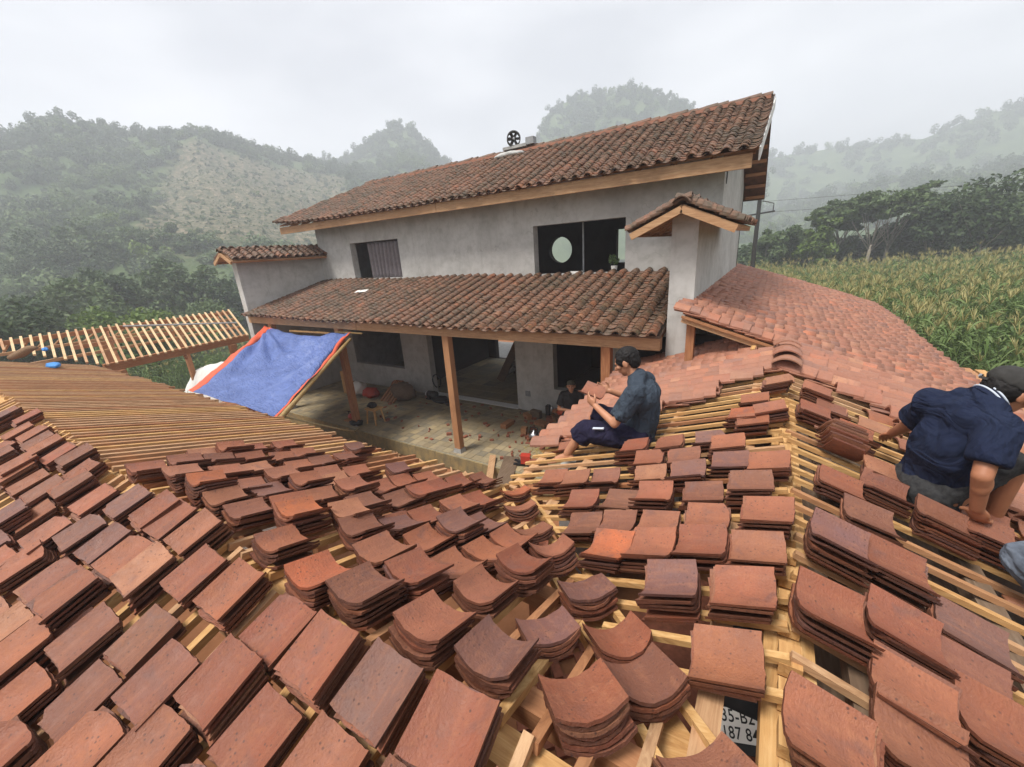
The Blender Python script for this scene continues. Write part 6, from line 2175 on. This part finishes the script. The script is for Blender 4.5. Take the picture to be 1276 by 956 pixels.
c_.fuse('collar', M['shirt_teal'], p, 0.006, 2)
t_ = Body()
t_.cap(pel + Vector((.02, -.085, -.01)), knl + Vector((-.01, 0, .0)), .112, .098, flat1=True).cap(pel + Vector((.02, .085, -.01)), knr + Vector((-.01, 0, 0)), .112, .098, flat1=True)
t_.cap(pel + Vector((.03, -.08, 0)), pel + Vector((.03, .08, 0)), .118, .118)
t_.cap(knl + Vector((.02, 0, 0)), knl + (anl - knl) * .30, .096, .100, flat1=True)
t_.fuse('shorts', M['shorts'], p, 0.008, 4, 0.009, 12, 8)
dk_ = (knl - pel).normalized()
MB().obox(pel + Vector((0, -.09, 0)) + dk_ * .27 + Vector((0, -.050, .086)), dk_ * .045, Vector((0, .011, .003)), Vector((0, -.004, .006))).build('side_flash', M['stripe'], p)
h_ = Body()
A = (hd[1], hd[2], hd[3])
h_.ell(hc + hd[3] * .040 - hd[2] * .022, (.083, .098, .085), A)
h_.ell(hc + hd[3] * .000 - hd[2] * .055, (.072, .058, .075), A)
for q in (-1, 1): h_.ell(hc + hd[1] * q * .062 + hd[3] * .030 + hd[2] * .018, (.022, .045, .045), A)
h_.fuse('hair', M['hair'], p, 0.006, 1, 0.005, 60, 2, (1, 1, .4))
o = place('roof_tile', LOOSE[2], Matrix.Translation((-1.265, 3.235, 2.835)) @ Matrix.Rotation(R(14), 4, 'Y') @ Matrix.Rotation(R(6), 4, 'X') @ Matrix.Rotation(R(90), 4, 'Z'), None, jit(CLAY[7][0]))
tag(o, "dusty roof tile held up in the seated man's hands", 'roof tile')

# --- stooping man in navy on the right slope, seen from behind
p = thing('person', 'man in a navy polo and black cap squatting over the right slope', 'person', (0.88, 2.85, 2.56))
pel = Vector((0.865, 2.86, 2.715)); mid = Vector((0.86, 2.80, 2.97)); chest = Vector((0.905, 2.80, 3.13)); neck = Vector((0.955, 2.805, 3.245))
hc = Vector((1.030, 2.836, 3.290)); hf = Vector((.80, .36, -.48)); hu = Vector((.46, .20, .86))
shl, shr = Vector((0.80, 2.945, 3.165)), Vector((0.970, 2.655, 3.165))
ell_, wrl, fl_ = Vector((0.78, 3.10, 2.96)), Vector((0.76, 3.27, 2.83)), (-.1, .8, -.5)
elr, wrr = Vector((0.925, 2.525, 2.965)), Vector((0.965, 2.585, 2.765))
knr, anr, tor = Vector((1.15, 2.86, 3.00)), Vector((1.145, 2.90, 2.57)), Vector((1.33, 2.96, 2.44))
knl, anl, tol = Vector((1.10, 3.12, 2.98)), Vector((1.08, 3.16, 2.59)), Vector((1.27, 3.23, 2.46))
b = Body()
hd = head(b, hc, hf, hu, 1.0)
b.cap(neck - Vector((.005, .004, .012)), hc - hd[2] * .02 - hd[3] * .02, .050, .052)
b.cap(shl, ell_, .046, .038).cap(ell_, wrl, .037, .027)
b.cap(shr, elr, .046, .038).cap(elr, wrr, .038, .027)
b.ell(elr + Vector((.014, .018, -.05)), (.038, .038, .065))
b.cap(chest - Vector((0, 0, .03)), pel, .075, .08).cap(shl - Vector((0, 0, .02)), shr - Vector((0, 0, .02)), .042, .042)
b.cap(pel + Vector((.05, -.08, 0)), knr, .085, .058).cap(knr, anr, .056, .038)
b.cap(pel + Vector((.0, .10, 0)), knl, .085, .058).cap(knl, anl, .056, .038)
foot(b, anr, tor); foot(b, anl, tol)
hand(b, wrr, (.35, .35, -.85), (.3, .7, .2), (-.8, .3, 0), 1.05, .40)
hand(b, wrl, fl_, (.2, -.2, -.8), (1, .2, 0), 1.0, .35)
b.fuse('body', M['skin2'], p, 0.0055, 3)
eyes(*hd, 1.0, p)
ax = (neck - pel).normalized(); sdv = (shr - shl).normalized(); bkv = sdv.cross(ax).normalized()
s_ = Body()
s_.chain([pel + ax * -.05, pel + ax * .10, mid, chest], [.166, .156, .154, .142], n=22, squash=(bkv, .66))
s_.ell(chest + ax * .02, (.195, .105, .10), (sdv, bkv, ax))
s_.ell((chest + neck) / 2 + bkv * 0.0, (.115, .095, .085), (sdv, bkv, ax))
s_.cap(shl - sdv * -.04, shl + (ell_ - shl) * .72, .080, .074, flat1=True).ell(shr, (.072,.072,.07)).ell(shl, (.070,.070,.068)).cap(shr, shr + (elr - shr) * .74, .074, .074, flat1=True)
s_.cap(shl + sdv * .04, neck, .066, .070).cap(shr - sdv * .04, neck, .066, .070)
s_.cap(pel + ax * -.05, pel + ax * -.155, .166, .180, flat1=True, squash=(bkv, .68), n=22)
s_.fuse('shirt', M['shirt_navy'], p, 0.009, 14, 0.015, 7, 5, (1, 1, .4))
nk = (hc - neck).normalized()
c_ = Body(); c_.cap(neck - nk * .015, neck + nk * .040, .086, .074, flat0=True, flat1=True, n=22)
cl_ = c_.fuse('collar', M['shirt_navy'], p, 0.006, 2)
for q, r__ in ((.012, .0815), (.030, .0785)):
    st2 = MB(); ring = []
    e1 = nk.cross(Vector((0, 0, 1))).normalized(); e2 = nk.cross(e1)
    for k in range(29):
        a = 2 * math.pi * k / 28
        ring.append(neck + nk * q + (e1 * math.cos(a) + e2 * math.sin(a)) * r__)
    st2.tube(ring, .0045, 6).build('collar_stripe', M['stripe'], cl_, True)
t_ = Body()
t_.cap(pel + Vector((.0, -.075, -.015)), knr - Vector((.02, 0, .03)), .108, .086, flat1=True).cap(pel + Vector((-.0, .075, -.015)), knl - Vector((.02, 0, .03)), .108, .086, flat1=True)
t_.cap(pel + Vector((-.02, -.07, -.02)), pel + Vector((-.04, .08, -.02)), .108, .108)
t_.fuse('shorts', M['shorts_grey'], p, 0.008, 4, 0.009, 14, 2)
h_ = Body(); A = (hd[1], hd[2], hd[3])
h_.ell(hc + hd[3] * .006 - hd[2] * .034, (.078, .074, .070), A)
h_.fuse('hair', M['hair'], p, 0.006, 1, 0.006, 50, 2)
cp = Body()
cp.ell(hc + hd[3] * .052 - hd[2] * .006, (.090, .112, .070), A)
cp.cap(hc + hd[3] * .040 - hd[2] * .01, hc + hd[3] * .022 - hd[2] * .012, .093, .094, flat0=True, flat1=True, squash=(hd[1], .94), n=22)
cpo = cp.fuse('cap', M['cap'], p, 0.006, 3, 0.004, 22, 4)
br = Body(); br.ell(hc + hd[2] * .125 + hd[3] * .020, (.070, .062, .008), A)
br.fuse('cap_brim', M['cap'], cpo, 0.005, 2)
MB().obox(hc - hd[2] * .112 + hd[3] * .012 - hd[1] * .03, hd[1] * .022, hd[3] * .006, hd[2] * .004).build('cap_strap', M['iron'], cpo)
MB().obox(hc - hd[2] * .110 + hd[3] * .020 - hd[1] * .055, hd[1] * .007, hd[3] * .008, hd[2] * .004).build('cap_buckle', M['steel'], cpo)

# --- man on the terrace handing up tiles
p = thing('person', 'man in a dark tee and olive cap standing on the terrace with a tile', 'person', (-3.12, 6.9, 0.01))
q0 = Vector((-3.14, 6.92, 0))
tw = (Vector((0, 0, 0)) - Vector((-3.14, 6.92, 0))).normalized(); rs2 = Vector((-tw.y, tw.x, 0))   # towards the roof, and his left
pel = q0 + Vector((0, 0, .88)); chest = q0 + Vector((0, 0, 1.22)); neck = q0 + Vector((0, 0, 1.385)); hc = q0 + tw * .03 + Vector((0, 0, 1.51))
shl, shr = q0 + rs2 * .19 + Vector((0, 0, 1.32)), q0 - rs2 * .19 + Vector((0, 0, 1.32))
ell_, wrl = q0 + rs2 * .24 + tw * .06 + Vector((0, 0, 1.05)), q0 + rs2 * .20 + tw * .30 + Vector((0, 0, 1.06))
elr, wrr = q0 - rs2 * .25 + tw * .02 + Vector((0, 0, 1.03)), q0 + rs2 * .05 + tw * .28 + Vector((0, 0, 1.08))
b = Body()
hd = head(b, hc, tw + Vector((0, 0, .25)), (0, 0, 1), 1.0)
b.cap(neck - Vector((0, 0, .05)), hc - Vector((0, 0, .05)), .055, .050)
b.cap(shl, ell_, .045, .036).cap(ell_, wrl, .036, .026).cap(shr, elr, .045, .036).cap(elr, wrr, .036, .026)
b.cap(chest, pel, .085, .085).cap(shl, shr, .055, .055)
for sg in (-1, 1):
    hp_ = pel + rs2 * .09 * sg; kn = q0 + rs2 * .11 * sg + Vector((0, 0, .47)) + tw * .02; an = q0 + rs2 * .12 * sg + Vector((0, 0, .08))
    b.cap(hp_, kn, .085, .055).cap(kn, an, .053, .036); foot(b, an + Vector((0, 0, .02)), an + tw * .17 + Vector((0, 0, .0)))
hand(b, wrl, tw * .6 + rs2 * -.3 + Vector((0, 0, .3)), tw * .2 - rs2 + Vector((0, 0, .3)), Vector((0, 0, 1)), 1, .5)
hand(b, wrr, tw * .5 + rs2 * .6 + Vector((0, 0, .2)), Vector((0, 0, 1)) + tw * .3, tw, 1, .4)
b.fuse('body', M['skin'], p, 0.0065, 3)
eyes(*hd, 1.0, p)
s_ = Body()
s_.chain([pel + Vector((0, 0, .0)), q0 + Vector((0, 0, 1.05)), chest + Vector((0, 0, .02))], [.165, .160, .160], n=20, squash=(tw, .74))
s_.cap(pel + Vector((0, 0, .02)), pel - Vector((0, 0, .10)), .166, .172, flat1=True, squash=(tw, .76), n=20)
s_.ell(chest + Vector((0, 0, .04)), (.19, .115, .12), (rs2, tw, Vector((0, 0, 1))))
s_.cap(shl - rs2 * .03, shl + (ell_ - shl) * .7, .075, .068, flat1=True).cap(shr + rs2 * .03, shr + (elr - shr) * .7, .075, .068, flat1=True)
s_.cap(shl, neck, .058, .06).cap(shr, neck, .058, .06)
s_.fuse('tee_shirt', M['black'], p, 0.009, 4, 0.008, 10, 1)
t_ = Body()
for sg in (-1, 1):
    kn = q0 + rs2 * .11 * sg + Vector((0, 0, .47)) + tw * .02; an = q0 + rs2 * .12 * sg + Vector((0, 0, .12))
    t_.cap(pel + rs2 * .085 * sg, kn, .11, .085).cap(kn, an, .084, .075, flat1=True)
t_.fuse('trousers', M['black'], p, 0.009, 4, 0.007, 12, 2)
for k in range(1): MB().bar(pel - rs2 * .13 + tw * .085 + Vector((0, 0, -.04)), pel - rs2 * .15 + tw * .08 + Vector((0, 0, -.42)), .012, .006).build('side_stripe', M['paperw'], p)
A = (hd[1], hd[2], hd[3])
h_ = Body(); h_.ell(hc + hd[3] * .01 - hd[2] * .030, (.077, .072, .066), A); h_.fuse('hair', M['hair'], p, 0.007, 1, .005, 50, 1)
cp = Body(); cp.ell(hc + hd[3] * .055 - hd[2] * .004, (.086, .105, .066), A)
cp.ell(hc + hd[2] * .12 + hd[3] * .048, (.066, .06, .009), A)
cp.fuse('cap', M['cap_green'], p, 0.006, 3)
o = place('roof_tile', LOOSE[4], Matrix.Translation(q0 + tw * .37 + rs2 * .16 + Vector((0, 0, 1.13))) @ Matrix((rs2, tw, Vector((0, 0, 1)))).transposed().to_4x4() @ Matrix.Rotation(R(62), 4, 'X') @ Matrix.Rotation(R(20), 4, 'Z'), None, jit(CLAY[4][0]))
tag(o, 'dark red roof tile in the hands of the man on the terrace', 'roof tile')

# --- a fourth worker sits just past the picture's edge, only his knee in view
p = thing('person', 'worker in worn grey denim trousers, only his bent knee in view at the edge', 'person', (1.62, 2.1, 2.4))
pel = Vector((1.56, 2.20, 2.44)); chest = Vector((1.66, 2.12, 2.76)); neck = Vector((1.60, 2.14, 2.93)); hc = Vector((1.55, 2.18, 3.05))
knl, anl, tol = Vector((1.065, 2.285, 2.715)), Vector((1.22, 2.30, 2.50)), Vector((1.05, 2.36, 2.545))
knr, anr, tor = Vector((1.30, 1.95, 2.72)), Vector((1.34, 1.93, 2.46)), Vector((1.16, 1.95, 2.50))
shl, shr = Vector((1.62, 2.30, 2.86)), Vector((1.62, 1.94, 2.84))
b = Body()
hd = head(b, hc, (-.8, .3, -.4), (-.2, 0, 1), 1)
b.cap(neck - Vector((0, 0, .05)), hc - Vector((0, 0, .04)), .055, .05)
el1, w1 = Vector((1.42, 2.42, 2.72)), Vector((1.22, 2.38, 2.73)); el2, w2 = Vector((1.45, 1.86, 2.68)), Vector((1.30, 2.05, 2.80))
b.cap(shl, el1, .045, .037).cap(el1, w1, .036, .026).cap(shr, el2, .045, .037).cap(el2, w2, .036, .026)
b.cap(chest - Vector((0, 0, .03)), pel, .075, .08).cap(shl - Vector((0, 0, .02)), shr - Vector((0, 0, .02)), .042, .042).cap(pel, knl, .08, .055).cap(pel, knr, .08, .055).cap(knl, anl, .05, .037).cap(knr, anr, .05, .037)
foot(b, anl, tol); foot(b, anr, tor)
hand(b, w1, (-.9, -.1, .1), (0, -.2, -1), (0, -1, 0), 1, .5); hand(b, w2, (-.6, .4, -.1), (0, 0, -1), (0, 1, 0), 1, .5)
b.fuse('body', M['skin2'], p, 0.007, 3)
eyes(*hd, 1.0, p)
s_ = Body(); s_.chain([pel, chest], [.165, .16], n=20).ell(chest + Vector((0, 0, .04)), (.12, .2, .12))
s_.cap(shl, shl + (el1 - shl) * .7, .075, .07, flat1=True).cap(shr, shr + (el2 - shr) * .7, .075, .07, flat1=True).cap(shl, neck, .06, .06).cap(shr, neck, .06, .06)
s_.fuse('shirt', M['shirt_teal'], p, 0.010, 4, .01, 10, 4)
t_ = Body()
t_.cap(pel, knl, .12, .088).cap(knl, anl + Vector((0, 0, .02)), .086, .078, flat1=True).cap(pel, knr, .12, .088).cap(knr, anr + Vector((0, 0, .02)), .086, .078, flat1=True).ell(pel, (.15, .17, .12))
t_.fuse('trousers', M['denim'], p, 0.007, 3, .012, 15, 3)
h_ = Body(); h_.ell(hc + hd[3] * .03 - hd[2] * .02, (.082, .098, .085), (hd[1], hd[2], hd[3])); h_.fuse('hair', M['hair'], p, .007, 1, .008, 46, 1)
# ------------------------------------------------------------------ haze
HZ = 145.0
hb = MB().box((-650, -650, -6), (650, 650, HZ))
hz = hb.build('haze', None)
tag(hz, 'pale grey haze filling the valley air', None, None, 'stuff')
hm = bpy.data.materials.new('valley_haze')
hm.use_nodes = True
ht = hm.node_tree
ht.nodes.clear()
ho = ht.nodes.new('ShaderNodeOutputMaterial')
hv = ht.nodes.new('ShaderNodeVolumePrincipled')
hv.inputs['Color'].default_value = (0.88, 0.92, 1.0, 1)
hv.inputs['Density'].default_value = 0.0025
hv.inputs['Anisotropy'].default_value = 0.1
ht.links.new(hv.outputs[0], ho.inputs['Volume'])
hz.data.materials.append(hm)
hz.display_type = 'WIRE'
